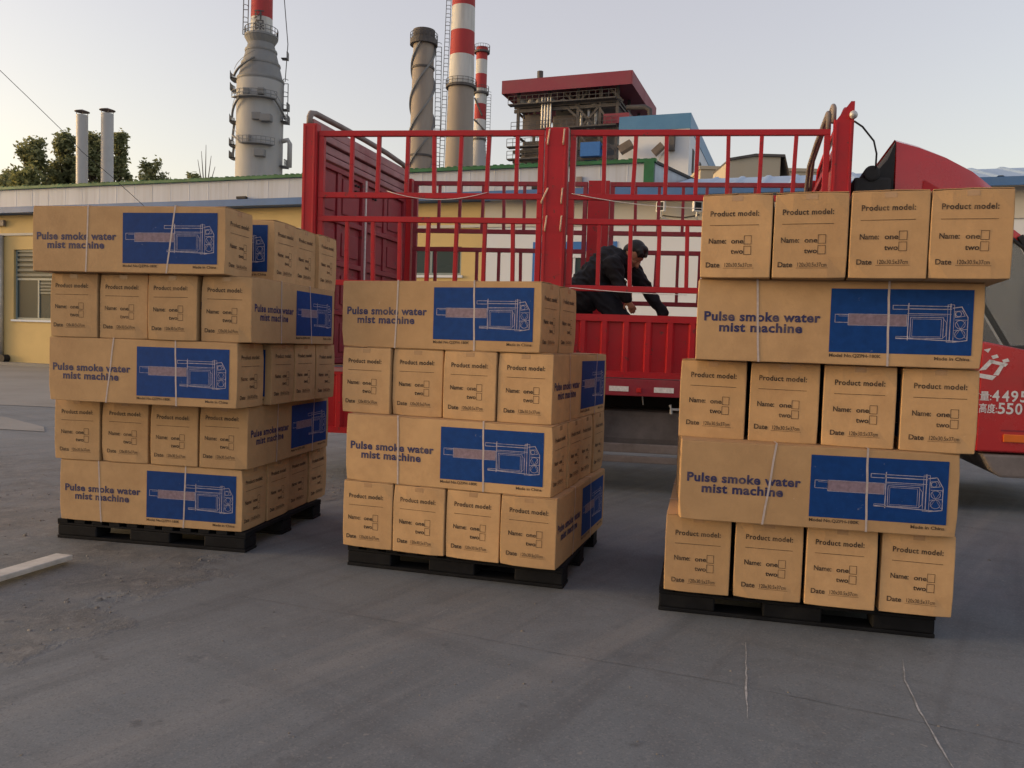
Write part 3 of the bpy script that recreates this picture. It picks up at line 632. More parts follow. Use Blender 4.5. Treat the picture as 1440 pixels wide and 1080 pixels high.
# wheels
def wheel(s, t, wd):
    mb = MB(); prof = [(.19, -wd / 2), (.30, -wd / 2), (.365, -wd / 2 + .015), (.385, -wd / 2 + .04), (.385, wd / 2 - .04), (.365, wd / 2 - .015), (.30, wd / 2), (.19, wd / 2)]
    tmp = MB().lathe(prof, 40)
    for k in range(40):
        a = k * math.pi / 20; tmp.beam((.387 * math.cos(a), .387 * math.sin(a), -wd * .38), (.387 * math.cos(a + .05), .387 * math.sin(a + .05), wd * .38), .02, .012, (math.cos(a), math.sin(a), 0))
    f = lambda v: Vector((s + v.x, t + v.z, .392 + v.y))
    w_ = tb(put(MB(), tmp, f), 'wheel', 'black', smooth=R_(30))
    rm = MB().lathe([(.0, -wd * .2), (.06, -wd * .25), (.08, -wd * .12), (.16, -wd * .1), (.19, -wd * .45), (.20, -wd * .45), (.20, wd * .45), (.19, wd * .45), (.16, wd * .1), (0, wd * .1)], 32)
    tb(put(MB(), rm, f), 'rim', 'steel', w_, smooth=R_(30))
for s, t, wd in ((1.15, .28, .24), (1.15, .56, .24), (1.15, 1.74, .24), (1.15, 2.02, .24), (5.42, .24, .24), (5.42, 1.94, .24)): wheel(s, t, wd)
ax = MB().tube([(1.15, .3, .392), (1.15, 2.0, .392)], .07, 10).tube([(5.42, .3, .392), (5.42, 1.9, .392)], .06, 10).ball((1.15, 1.15, .4), .19); tb(ax, 'axle', 'dark')
tb(MB().box(.62, .63, .1, .62, .3, .88).box(1.72, 1.73, .1, .62, .42, .88), 'mud_flap', 'black')
tb(MB().box(2.72, 3.62, .32, .68, .40, .72), 'fuel_tank', 'grey', bevel=.06)
tb(MB().box(3.8, 4.3, .25, .68, .42, .78), 'battery_box', 'dark', bevel=.02)
sg = MB().box(2.3, 4.5, .06, .10, .36, .44).box(2.3, 4.5, .06, .10, .27, .33)
for s in (2.5, 4.3): sg.box(s, s + .05, .105, .15, .27, .865)
tb(sg, 'side_guard', 'grey', bevel=.008)
tb(MB().tube([(3.55, .05, .76), (3.40, .05, .76), (3.39, .05, .80)], .012, 6).tube([(3.40, .05, .76), (3.40, .05, .72)], .012, 6), 'hook', 'steel')
tb(MB().tube([(3.13, .2, .86), (3.14, .2, .78)], .006, 6), 'hanging_wire', 'white')
tb(MB().box(-.06, -.02, .2, 2.1, .45, .56), 'rear_bar', 'grey'); tb(MB().box(-.03, -.005, .1, .35, .88, .98), 'tail_lamp', 'amber'); tb(MB().box(-.03, -.005, 1.95, 2.2, .88, .98), 'tail_lamp', 'amber')
# cords tied across the near stake fence
def cord(pts, label, r=.0032):
    mb = MB(); P = [TO + T(Vector(p)) for p in pts]; c = sum(P, Vector()) / len(P); c.z = P[0].z
    mb.tube([p - c for p in P], r, 5); o = mb.build('cord', M['decal'], smooth=True); o.location = c; return tag(o, label, 'cord', 'cords tied on the truck fence')
def sag(a, b, d, n=10): return [(a[0] + (b[0] - a[0]) * i / n, a[1], a[2] + (b[2] - a[2]) * i / n - d * 4 * (i / n) * (1 - i / n)) for i in range(n + 1)]
cord(sag((.8, -.005, 2.63), (1.72, -.005, 2.625), .07), 'thin pale cord sagging along the rear half of the truck fence')
cord(sag((2.47, -.005, 2.62), (4.4, -.005, 2.55), .08), 'thin pale cord sagging along the front half of the truck fence')
cord(sag((2.05, -.006, 1.80), (2.5, -.006, 1.80), .02) + sag((2.5, -.006, 1.80), (3.5, -.006, 1.76), .01), 'pale cord lying along the low rail before the bending man')
# ------------------------------------------------------------------ the man in the truck bed
YP = 8.5
def pp(x, y, dy=0): return px(x, y, YP + dy)
man = empty('person', 'man in black jacket bending down inside the red truck bed behind the fence', 'person', (pp(835, 440).x, YP, FL))
from mathutils import noise as mnoise
def blobs(segs, name, m, parent, vox=.012, it=4, extra=None, fold=0):
    mb = MB()
    for pts, rs in segs:
        pts = [Vector(p) for p in pts]
        for (a, b), (ra, rb_) in zip(zip(pts[:-1], pts[1:]), zip(rs[:-1], rs[1:])):
            n = max(2, int((b - a).length / (min(ra, rb_) * .35)))
            for i in range(n + 1): mb.ball(a.lerp(b, i / n), ra + (rb_ - ra) * i / n, 14, 9)
    if extra: extra(mb)
    base = Vector(man.location); me = MB().add([v - base for v in mb.v], mb.f).mesh(name)
    o = bpy.data.objects.new(name, me); C.objects.link(o)
    md = o.modifiers.new('r', 'REMESH'); md.mode = 'VOXEL'; md.voxel_size = vox
    sm = o.modifiers.new('s', 'SMOOTH'); sm.iterations = it; sm.factor = .5
    me2 = bpy.data.meshes.new_from_object(o.evaluated_get(bpy.context.evaluated_depsgraph_get())); bpy.data.objects.remove(o)
    if fold:
        nv = [v.normal.copy() for v in me2.vertices]
        for v, n_ in zip(me2.vertices, nv):
            c = v.co; q = mnoise.noise(Vector((c.x * 9, c.y * 7, c.z * 15 + c.x * 10))); v.co += n_ * fold * ((1 - abs(q) * 2.6) + .6 * mnoise.noise(c * 6))
    me2.name = name; me2.materials.clear(); me2.materials.append(m); me2.polygons.foreach_set('use_smooth', [True] * len(me2.polygons))
    return link(name, me2, parent)
M['skin'] = mat('skin', (.42, .2, .12), .55, .08, 12)
M['jacket'] = mat('black_jacket', (.006, .0065, .01), .75, .3, 14, bump=.5, bscale=18)
M['trouser'] = mat('dark_trousers', (.007, .009, .016), .8, .25, 10, bump=.4, bscale=16)
M['hair'] = mat('black_hair', (.008, .007, .007), .5, .3, 60, stretch=(1, 1, .2), bump=.6, bscale=70)
pel = pp(824, 408); chest = pp(856, 374, -.02); neck = pp(880, 364, -.05); head = pp(893, 358, -.08)
shN = pp(862, 372, -.2); shF = pp(886, 376, .13)
elN = pp(872, 402, -.27); haN = pp(882, 421, -.25)
elF = pp(910, 408, .12); haF = pp(935, 446, .08)
hipN = pp(844, 412, -.1); hipF = pp(822, 412, .1)
knN = pp(873, 450, -.16); anN = Vector((pp(864, 500).x, YP - .14, FL + .09)); knF = pp(818, 458, .12); anF = Vector((pp(804, 500).x, YP + .14, FL + .09))
toeN = anN + Vector((.17, -.03, -.055)); toeF = anF + Vector((.17, .03, -.055))
fdir = (pp(899, 374, -.14) - head).normalized()      # from the head's middle to the chin
def hand(wrist, dirv, side_):
    d = dirv.normalized(); sx = d.cross(Vector((0, 1, .2))).normalized(); nx = sx.cross(d).normalized(); out = [([wrist, wrist + d * .05, wrist + d * .085], [.024, .032, .03])]
    for k, ln in enumerate((.068, .08, .074, .055)):
        b = wrist + d * .088 + sx * ((k - 1.5) * .021); k1 = b + (d + nx * .25).normalized() * ln * .55; k2 = k1 + (d + nx * .9).normalized() * ln * .5
        out.append(([b, k1, k2], [.0095, .009, .0075]))
    b = wrist + d * .03 - sx * .03; k1 = b + (d * .6 - sx + nx * .3).normalized() * .04; out.append(([b, k1, k1 + (d - sx * .2 + nx * .4).normalized() * .035], [.013, .011, .009]))
    return out
dN = haN - elN; dF = haF - elF
hs = hand(haN, dN + Vector((.02, 0, -.03)), 1) + hand(haF, dF, -1)
def face(mb):
    right = Vector((.75, -.66, .1)).normalized()        # the way the face looks
    side_ = Vector((0, 0, 0))
    f = (right + Vector((0, 0, -1.5))).normalized(); s_ = f.cross(Vector((0, 0, 1))).normalized(); u_ = s_.cross(f).normalized()
    P = lambda a, b, c: head + f * a + s_ * b + u_ * c
    mb.ball(P(-.01, 0, .01), .102, 18, 14); mb.ball(P(.03, 0, -.055), .072, 16, 12); mb.ball(P(.055, 0, -.095), .04, 12, 8)
    for i in range(4): mb.ball(P(.098 + .007 * i, 0, -.012 - .012 * i), .013 + .002 * i, 8, 6)
    for q in (-1, 1):
        mb.ball(P(.078, q * .034, .022), .016, 8, 6, (1, 1, .7)); mb.ball(P(.07, q * .04, -.03), .028, 8, 6)
        mb.ball(P(-.005, q * .098, -.01), .026, 8, 6, (.8, .5, 1.2))
    mb.ball(P(.092, 0, -.062), .017, 8, 6, (.8, 1.3, .6)); mb.ball(P(.09, 0, -.075), .014, 8, 6, (.8, 1.2, .6))
    global HF; HF = (f, s_, u_, P)
segs = [([pel, pel.lerp(chest, .5), chest, neck, head], [.14, .13, .14, .06, .06]), ([chest, shN, elN, haN], [.1, .07, .042, .028]), ([chest, shF, elF, haF], [.1, .07, .042, .028]),
        ([pel, hipN, knN, anN, toeN], [.1, .085, .055, .042, .03]), ([pel, hipF, knF, anF, toeF], [.1, .085, .055, .042, .03])] + hs
blobs(segs, 'body', M['skin'], man, .0065, 3, face)
f, s_, u_, P = HF
blobs([([pel + Vector((.0, 0, .02)), pel.lerp(chest, .45) + Vector((0, 0, .01)), chest + Vector((0, 0, .012)), chest.lerp(neck, .7)], [.185, .19, .19, .11]),
       ([chest.lerp(shN, .4), shN, elN, elN.lerp(haN, .93)], [.125, .098, .068, .048]), ([chest.lerp(shF, .4), shF, elF, elF.lerp(haF, .93)], [.125, .098, .068, .05]),
       ([neck.lerp(chest, .3), neck], [.09, .078]), ([pel + Vector((-.02, 0, -.06)), pel.lerp(chest, .3)], [.18, .18])], 'jacket', M['jacket'], man, .011, 3, fold=.015)
blobs([([pel, hipN, knN, anN + Vector((0, 0, -.01))], [.165, .132, .1, .08]), ([pel, hipF, knF, anF + Vector((0, 0, -.01))], [.155, .118, .085, .072])], 'trousers', M['trouser'], man, .011, 3, fold=.013)
for a_, t_ in ((anN, toeN), (anF, toeF)): blobs([([a_ + Vector((-.05, 0, -.035)), a_ + Vector((0, 0, -.02)), t_], [.05, .055, .042])], 'shoe', M['black'], man, .01, 2)
def hairf(mb):
    mb.ball(P(-.035, 0, .035), .105, 16, 12); mb.ball(P(.0, 0, .075), .078, 14, 10, (1.1, 1, .75)); mb.ball(P(-.06, 0, -.02), .085, 14, 10)
    r = random.Random(2)
    for k in range(26):
        a = r.uniform(-1, 1); mb.ball(P(.055 + r.uniform(-.03, .02), a * .07, .07 + r.uniform(-.02, .03)), r.uniform(.016, .028), 8, 6)
blobs([], 'hair', M['hair'], man, .009, 2, hairf)

# ------------------------------------------------------------------ frontage building
BA = R_(-19.3); BE = Vector((math.cos(BA), math.sin(BA), 0)); BN = Vector((-math.sin(BA), math.cos(BA), 0)); BO = Vector((-17.8, 28.6, 0))
def bs(x, y, t=0):
    """(along, height) on the frontage at photo pixel (x, y)"""
    d = fw + rt * ((x - 720) / F) - up * ((y - 540) / F); o = BO + BN * t; k = (o.dot(BN)) / d.dot(BN)
    p = d * k + Vector((0, 0, CH)); return ((p - BO).dot(BE), p.z)
M['yellow'] = mat('yellow_render', (.56, .42, .19), .85, .08, 1.2, bump=.1, bscale=20, dirt=(.36, .28, .15), dscale=.6, damt=.6)
M['cream'] = mat('cream_render', (.5, .49, .45), .85, .06, 1.2, dirt=(.42, .38, .3), dscale=.6, damt=.5)
M['whitewall'] = mat('white_render', (.6, .65, .72), .8, .05, 1., dirt=(.5, .48, .45), dscale=.5, damt=.4)
M['cladding'] = mat('grey_white_cladding', (.44, .48, .55), .55, .07, .8, stretch=(6, 1, .25), dirt=(.36, .35, .34), dscale=1.1, damt=.6)
M['blue'] = mat('blue_sheet', (.055, .14, .33), .5, .12, 1.5, dirt=(.1, .17, .28), dscale=1, damt=.5)
M['palesheet'] = mat('pale_blue_roof', (.27, .38, .52), .45, .1, 1.5)
M['green'] = mat('green_trim', (.016, .12, .045), .5, .2, 2., dirt=(.02, .07, .03), dscale=1.5, damt=.6)
M['bluepaint'] = mat('blue_frame', (.03, .14, .42), .45, .1, 3)
M['slat'] = mat('dark_teal_slat', (.07, .1, .11), .5, .15, 3); M['alu'] = mat('grey_window_frame', (.2, .25, .26), .4, .08, 3)
fa = empty('low_building', 'long yellow building with blue eave and green-capped pale upper cladding', 'building', BO, BA)
sY = bs(690, 300)[0]; sEnd = bs(917, 230)[0]; sDoor = bs(680, 360)[0]
EV = 5.2
def wall_with(name, m, parent, s0, s1, z0, z1, holes, t0=0, th=.25):
    mb = MB(); cuts = sorted(set([s0, s1] + [h[0] for h in holes] + [h[1] for h in holes]))
    for a, b in zip(cuts[:-1], cuts[1:]):
        zs = [z0]
        for h in sorted(holes, key=lambda q: q[2]):
            if h[0] <= a + 1e-6 and h[1] >= b - 1e-6: zs += [h[2], h[3]]
        zs.append(z1)
        for p, q in zip(zs[0::2], zs[1::2]):
            if q - p > .01: mb.box(a, b, t0, t0 + th, p, q)
    return mb.build(name, m, parent)
def window(parent, s0, s1, z0, z1, m='alu', mull=(.5,), trans=.42, sill=True, louvre=False):
    fwd = .07; mb = MB()
    mb.box(s0, s1, .08, .16, z0, z0 + fwd).box(s0, s1, .08, .16, z1 - fwd, z1).box(s0, s0 + fwd, .081, .159, z0 + fwd, z1 - fwd).box(s1 - fwd, s1, .081, .159, z0 + fwd, z1 - fwd)
    zt = z1 - (z1 - z0) * trans
    if trans: mb.box(s0 + fwd, s1 - fwd, .082, .158, zt - .035, zt + .035)
    for q in mull: x = s0 + (s1 - s0) * q; mb.box(x - .035, x + .035, .083, .157, z0 + fwd, (zt - .036) if trans else z1 - fwd)
    o = mb.build('window', M[m], parent)
    MB().box(s0 + .02, s1 - .02, .11, .12, z0 + .02, z1 - .02).build('pane', M['glass'], o)
    if louvre:
        lv = MB()
        for k in range(5):
            zz = zt + .1 + k * (z1 - zt - .15) / 5; lv.box(s0 + .08, s1 - .08, .06, .10, zz, zz + .09)
        for k in range(4): zz = zt - .5 + k * .11; lv.box(s0 + (s1 - s0) * .55, s1 - .1, .06, .10, zz, zz + .06)
        lv.build('louvre', M['slat'], o)
    if sill: MB().box(s0 - .06, s1 + .06, -.06, .079, z0 - .07, z0 - .003).build('sill', M['whitewall'], o)
    MB().box(s0 - .05, s1 + .05, .3, .32, z0 - .1, z1 + .1).build('blind', M['dark'], o)
w1 = (bs(19, 450)[0], bs(84, 450)[0], bs(19, 449)[1], bs(19, 351)[1])
w2 = (bs(583, 387)[0], bs(648, 387)[0], bs(615, 387)[1], bs(615, 347)[1])
w2l = (w2[0] - 1.4, w2[1], w2[2], w2[3]); w0 = (-6.4, -4.2, w1[2], w1[3])
w3 = (bs(230, 450)[0], bs(295, 450)[0], w1[2], w1[3])
wall_with('yellow_wall', M['yellow'], fa, -9, sDoor, 0, EV, [w0, w1, w3, w2l])
for q in (w0, w1, w3): window(fa, *q, louvre=True)
window(fa, *w2l, trans=0, mull=(.33, .66))
dz1 = bs(810, 340)[1]; ds0, ds1 = bs(750, 340)[0], bs(868, 340)[0]
wall_with('white_wall', M['whitewall'], fa, sDoor + .002, 42, 0, bs(760, 316)[1], [(ds0, ds1, 0.0, dz1)])
wall_with('cream_wall', M['cream'], fa, sDoor + .003, 42, bs(760, 316)[1] + .003, EV, [], t0=-.002, th=.24)
lz = bs(760, 316)[1]
MB().box(-9, 42, -.05, -.003, lz - .05, lz + .03).build('string_course', M['cream'], fa)
dr = MB().box(ds0, ds0 + .22, -.02, .12, 0, dz1 - .25).box(ds1 - .22, ds1, -.02, .12, 0, dz1 - .25).box(ds0, ds1, -.021, .121, dz1 - .249, dz1).build('door_frame', M['bluepaint'], fa)
MB().box(ds0 + .22, ds1 - .22, .0, .04, dz1 - .42, dz1 - .25).build('door_lintel', M['whitewall'], dr)
gw = MB().box(ds0 + .221, ds1 - .221, .05, .08, 0.02, dz1 - .42).build('door', M['glass'], fa)
dd = MB()
for q in (0, .25, .5, .75, 1): x = ds0 + .22 + (ds1 - ds0 - .5) * q; dd.box(x, x + .06, .02, .049, .03, dz1 - .43)
dd.box(ds0 + .23, ds1 - .23, .021, .048, bs(815, 385)[1] - .3, bs(815, 385)[1]); dd.build('door_stile', M['whitewall'], gw)
# blue eave
ev = MB(); ev.prism([(-9, -.45, EV), (-9, -.45, EV + .2), (-9, 0.6, EV + .34), (-9, .6, EV + .02)], (30 - (-9) - 5.2, 0, 0)); ev.build('blue_eave', M['blue'], fa)
# upper clad storey with ribs and green cap
UZ = 6.18
up_ = MB(); s = -9.; 
while s < sEnd - .3:
    up_.add([(s, .35, EV + .2), (s + .012, .345, EV + .2), (s + .03, .345, EV + .2), (s + .042, .35, EV + .2), (s + .75, .35, EV + .2), (s, .35, UZ), (s + .012, .345, UZ), (s + .03, .345, UZ), (s + .042, .35, UZ), (s + .75, .35, UZ)], [(i, i + 1, i + 6, i + 5) for i in range(4)]); s += .75
up_.build('upper_cladding', M['cladding'], fa, fix=False)
def bloc(p): q = Vector(p) - BO; return (q.dot(BE), q.dot(BN), p[2])
gq = bloc(px(985, 258, 24.5)); gk = (-.05, .12, 0)
gx = MB().prism([(sEnd, .36, 2.0), (gq[0], gq[1], 2.0), (gq[0], gq[1], gq[2]), (sEnd, .36, UZ)], (-.05, .12, 0)); gx.build('gable_wall', M['cladding'], fa)
MB().prism([(sEnd - .1, .36, UZ), (gq[0] - .1, gq[1], gq[2]), (-9, 5.8, gq[2]), (-9, .36, UZ)], (0, 0, -.08)).build('back_roof', M['grey'], fa)
cp_ = MB().box(-9, sEnd + .06, .25, .45, UZ - .03, UZ + .06); rc = random.Random(9); s = -9.
while s < sEnd: cp_.box(s, s + .1, .24, .50, UZ + .0605, UZ + .0605 + rc.uniform(.005, .03)); s += .2
cp_.build('green_cap', M['green'], fa)
gp = bs(903, 240)[0]; MB().box(gp, sEnd + .01, .22, .36, EV - .6, UZ - .002).build('green_corner_post', M['green'], fa)
MB().beam((sEnd + .02, .34, UZ - .01), (gq[0] + .02, gq[1] - .02, gq[2] + .01), .05, .07).build('gable_trim', M['dark'], fa)
MB().box(bs(806, 260)[0], bs(814, 260)[0], .29, .34, 5.45, 5.85).build('vent_panel', M['grey'], fa)
MB().tube([(bs(3, 310)[0], -.1, 0), (bs(3, 310)[0], -.1, 4.5)], .13, 12).build('downpipe', M['steel'], fa, smooth=True)
MB().box(bs(0, 310)[0] - 1.4, bs(9, 310)[0], -.12, -.02, bs(5, 318)[1], bs(5, 310)[1]).build('door_canopy', M['grey'], fa)
MB().tube([(bs(11, 503)[0], -.25, .22), (bs(11, 503)[0], -.02, .22)], .14, 12).build('drain_pipe', M['black'], fa)
MB().box(-9, 42, -.5, -.003, 0.0, .1).build('plinth', M['apron'], fa)
for x in (326, 704 + 40): 
    q = bs(x, 282 if x < 400 else 268); MB().box(q[0], q[0] + .35, .2, .30, EV + .345, EV + .42).build('roof_vent', M['dark'], fa)
# white annexe roof on the right (pale blue corrugated sheet over a blue edge)
sb0 = bs(775, 270)[0]; an = empty('roofed_annexe', 'white annexe with pale blue corrugated roof right of the green corner post', 'building', BO + BE * sEnd, BA)
rf = MB(); s = 0 - (sEnd - sb0) + 1.0; L_ = []
while s < 19.2:
    L_ += [(s, 0), (s + .07, .04), (s + .15, .04), (s + .22, 0)]; s += .72
vs = [];
for a, b in L_: vs += [(a, -.5, EV + .12 + b), (a, 3.2, EV + .12 + .95 + b)]
rf.add(vs, [(2 * i, 2 * i + 2, 2 * i + 3, 2 * i + 1) for i in range(len(L_) - 1)])
# starts right of the clad storey
rf2 = MB(); rf2.v = [v for v in rf.v]; rf2.f = [f_ for f_ in rf.f if all(rf.v[i].x > .1 for i in f_)]
rf2.build('sheet_roof', M['palesheet'], an, fix=False)
MB().box(-4.4, 19.6, -.52, -.46, EV - .06, EV + .13).build('roof_edge', M['blue'], an)
MB().box(-4.4, 19.6, -.459, -.01, EV + .0, EV + .05).build('soffit', M['cream'], an)
MB().prism([(.2, 3.2, 0), (19.5, 3.2, 0), (19.5, 3.2, EV + 1), (.2, 3.2, EV + 1)], (0, .2, 0)).build('back_wall', M['whitewall'], an)
# floodlights on the white wall
def floodlight(x, y, ang, label):
    q = bs(x, y); o = empty('floodlight', label, 'floodlight', BO + BE * q[0] - BN * .32 + Vector((0, 0, q[1])), BA + ang, 'floodlights on the white wall')
    MB().box(-.12, .12, .0, .10, -.13, .13).build('housing', M['white'], o, bevel=.015); MB().box(-.09, .09, -.008, -.0005, -.1, .1).build('lens', M['black'], o)
    MB().tube([(0, .05, -.13), (.0, .08, -.25), (.12, .2, -.32), (.15, .31, -.32)], .018, 6).build('bracket', M['steel'], o)
floodlight(931, 293, R_(-20), 'white floodlight with black face on the white wall, left of the pair')
floodlight(984, 293, R_(35), 'white floodlight turned right on the white wall, beside the top right cartons')
def wallcable():
    pts = [BO + BE * bs(x, y)[0] - BN * .03 + Vector((0, 0, bs(x, y)[1])) for x, y in ((920, 314), (933, 303), (945, 305), (962, 306), (975, 304), (984, 302))]
    c = pts[0].copy(); o = MB().tube([p - c for p in pts], .012, 5).build('cable', M['black']); o.location = c; tag(o, 'thin dark cable running along the white wall between the floodlights', 'cable')
wallcable()
# metal flues above the yellow building
def flue(x0, x1, ytop, ybot, label):
    Y = 31.; b = px((x0 + x1) / 2, ybot, Y); t = px((x0 + x1) / 2, ytop + 9, Y); r = (x1 - x0) / 2 * Y / F
    o = empty('flue', label, 'chimney', (b.x, b.y, b.z - 1.6), 0, 'metal flues on the yellow building'); h = t.z - b.z + 1.6; lean = (t.x - b.x)
    MB().tube([(0, 0, 0), (lean, 0, h)], r, 20).build('pipe', M['flue'], o, smooth=R_(40))
    c = MB()
    for k in range(4): a = k * math.pi / 2 + .6; c.tube([(lean + r * .9 * math.cos(a), r * .9 * math.sin(a), h - .05), (lean + r * .95 * math.cos(a), r * .95 * math.sin(a), h + .13)], .012, 5)
    c.lathe([(0, h + .22), (r * 1.3, h + .13), (r * 1.3, h + .115), (0, h + .2)], 20, (lean, 0, 0)); c.build('rain_cap', M['grey'], o)
M['flue'] = mat('galvanised_flue', (.42, .43, .44), .5, .1, 2, dirt=(.3, .3, .3), dscale=2, damt=.5)
flue(108, 123, 153, 258, 'grey metal flue with flat rain cap, left one of the pair')
flue(143, 159, 151, 257, 'grey metal flue with flat rain cap, right one of the pair')

# ------------------------------------------------------------------ power plant
M['tower'] = mat('grey_tower_steel', (.34, .35, .36), .65, .08, .25, stretch=(1, 1, .15), dirt=(.24, .22, .2), dscale=.3, damt=.6)
M['towerdark'] = mat('dark_tower_steel', (.2, .21, .22), .65, .08, .25, dirt=(.15, .14, .13), dscale=.3, damt=.5)
M['concrete'] = mat('stained_concrete', (.30, .27, .24), .85, .08, .2, stretch=(1, 1, .15), dirt=(.2, .165, .14), dscale=.2, damt=.7)
M['chred'] = mat('chimney_red', (.36, .035, .04), .7, .1, .4, stretch=(1, 1, .15), dirt=(.24, .06, .05), dscale=.5, damt=.7); M['chwhite'] = mat('chimney_white', (.55, .56, .55), .7, .08, .4, stretch=(1, 1, .12), dirt=(.3, .29, .27), dscale=.5, damt=.75)
M['iron'] = mat('rusty_ironwork', (.085, .08, .08), .75, .3, 1.)
M['sooty'] = mat('sooty_sheet', (.16, .135, .12), .8, .2, .3, dirt=(.07, .06, .055), dscale=.25, damt=.8)
M['maroon'] = mat('maroon_roof', (.22, .035, .06), .6, .1, .3, dirt=(.17, .07, .08), dscale=.3, damt=.6)
def ladder(mb, x, y, z0, z1, w=.7, d=.6, step=1.6, top=None):
    top = top or (x, y); n = max(2, int((z1 - z0) / step))
    P = lambda i: (x + (top[0] - x) * i / n, y + (top[1] - y) * i / n, z0 + (z1 - z0) * i / n)
    for q in (-w / 2, w / 2): a = P(0); b = P(n); mb.beam((a[0] + q, a[1], a[2]), (b[0] + q, b[1], b[2]), .11)
    for i in range(n + 1): a = P(i); mb.beam((a[0] - w / 2, a[1], a[2]), (a[0] + w / 2, a[1], a[2]), .09); mb.tube([(a[0] + w / 2 * math.cos(t), a[1] - d * math.sin(t), a[2] + .5) for t in [k * math.pi / 5 for k in range(6)]], .05, 4)
def ring_rail(mb, r, z, h=1.1, a0=0, a1=2 * math.pi, n=18, c=(0, 0)):
    for i in range(n + 1):
        a = a0 + (a1 - a0) * i / n; p = (c[0] + r * math.cos(a), c[1] + r * math.sin(a), z); mb.beam(p, (p[0], p[1], z + h), .08)
    for q in (.5, 1.): mb.tube([(c[0] + r * math.cos(a0 + (a1 - a0) * i / n), c[1] + r * math.sin(a0 + (a1 - a0) * i / n), z + h * q) for i in range(n + 1)], .05, 4)
def disc(mb, r0, r1, z, th, a0=0, a1=2 * math.pi, n=24):
    vs = []
    for i in range(n + 1):
        a = a0 + (a1 - a0) * i / n
        for r, zz in ((r0, z), (r1, z), (r1, z + th), (r0, z + th)): vs.append((r * math.cos(a), r * math.sin(a), zz))
    mb.add(vs, [(4 * i + k, 4 * i + (k + 1) % 4, 4 * i + 4 + (k + 1) % 4, 4 * i + 4 + k) for i in range(n) for k in range(4)])
# 1: grey tapering desulphurisation tower
Y1 = 120.; pm1 = Y1 / F
b = px(364, 250, Y1); zt_ = lambda y, x=362: px(x, y, Y1).z
tw = empty('flue_gas_tower', 'broad grey steel tower tapering to a red and white stack, left background', 'tower', (b.x, b.y, 0))
R1 = 31.5 * pm1; R2 = 15 * pm1
zc, zt1, ztop = zt_(118), zt_(52), zt_(-70)
MB().lathe([(R1, 0), (R1, zc)], 40).build('shell', M['tower'], tw, smooth=True)
MB().lathe([(R1, zc), (R2, zt1)], 40).build('cone', M['towerdark'], tw, smooth=True)
zr = zt_(27); MB().lathe([(R2, zt1), (R2 * .97, zr)], 32).build('white_neck', M['chwhite'], tw, smooth=True)
MB().lathe([(R2 * .97, zr), (R2 * .93, ztop), (R2 * .6, ztop)], 32).build('red_stack', M['chred'], tw, smooth=True)
tx = text_mesh('\u73af\n\u4fdd', 1.55, .02, lead=.9, align='CENTER')
mbt = MB(); put(mbt, tx, lambda v: Vector(((R2 + .04) * math.sin((v.x + .1) / R2), -(R2 + .04) * math.cos((v.x + .1) / R2), v.y + zt_(32)))); mbt.build('stack_lettering', M['iron'], tw, fix=False)
pf = MB()
disc(pf, R2, R2 * 1.5, zt1 - .2, .3); ring_rail(pf, R2 * 1.48, zt1); pf.lathe([(R2 * 1.5, zt1 - .25), (R2, zt1 - 1.6)], 24)
for y, a0, a1 in ((175, 2.9, 3.5), (208, 2.9, 3.5), (225, 2.9, 3.4), (172, -.25, .25), (235, -.3, .2), (155, -.2, .1), (82, -.1, .2), (146, -2.45, -.7), (210, -2.0, -.75), (115, 2.9, 3.5), (130, 2.9, 3.4)):
    r = R1 if y > 112 else R2 * 1.9; z = zt_(y); disc(pf, r, r + .9, z, .12, a0, a1, 12); ring_rail(pf, r + .87, z, 1.0, a0, a1, 8)
for (ya, xa, yb, xb) in ((112, -2.75, 90, -1.55), (168, -2.85, 146, -2.1), (195, -2.6, 209, -1.95), (208, -3.2, 225, -3.05), (175, -3.2, 200, -3.0), (145, -.75, 168, -.1)):
    rr = lambda y: R1 + .5 if y > 112 else R2 + (R1 - R2) * (y - 52) / 66 + .5
    pts = [((rr(ya + (yb - ya) * t) ) * math.cos(xa + (xb - xa) * t), rr(ya + (yb - ya) * t) * math.sin(xa + (xb - xa) * t), zt_(ya + (yb - ya) * t)) for t in [k / 10 for k in range(11)]]
    for a, c in zip(pts[:-1], pts[1:]): pf.beam(a, c, .3, .16); pf.beam((a[0], a[1], a[2] + .9), (c[0], c[1], c[2] + .9), .05)
ladder(pf, -R2 - .5, -.8, zt1, ztop, top=(-R2 * .93 - .5, -.8)); ladder(pf, R1 + .5, -.5, zt_(172), zc)
pf.build('walkway', M['towerdark'], tw)
for y in (75, 94, 116): r = R1 * .985 if y > 112 else R2 + (R1 - R2) * (zt1 - zt_(y)) / (zt1 - zc); MB().lathe([(r + .06, zt_(y)), (r + .12, zt_(y) + .2), (r + .06, zt_(y) + .4)], 36).build('flange', M['towerdark'], tw, smooth=True)
for dx, y, ww in ((.6, 172, 1.3), (1.9, 174, 1.6), (-.9, 139, .8), (1.2, 138, .9), (1.1, 222, 1.5), (-.3, 203, .4)): MB().box(dx - ww / 2, dx + ww / 2, -R1 - .5, -R1 + .6, zt_(y) - .5, zt_(y) + .5).build('duct_box', M['towerdark'], tw, bevel=.1)
MB().tube([(R1 + .2, -1, zt_(200)), (R1 + 1.1, -1, zt_(198)), (R1 + 1.4, -1, zt_(203)), (R1 + 1.4, -1, zt_(236))], .35, 8).build('duct', M['tower'], tw, smooth=True)
MB().tube([(R2 + .9, .3, zt1 + 12), (R2 + 2.2, .3, zt_(60)), (R1 + .2, .2, zc + .5)], .07, 4).build('stay_cable', M['iron'], tw)
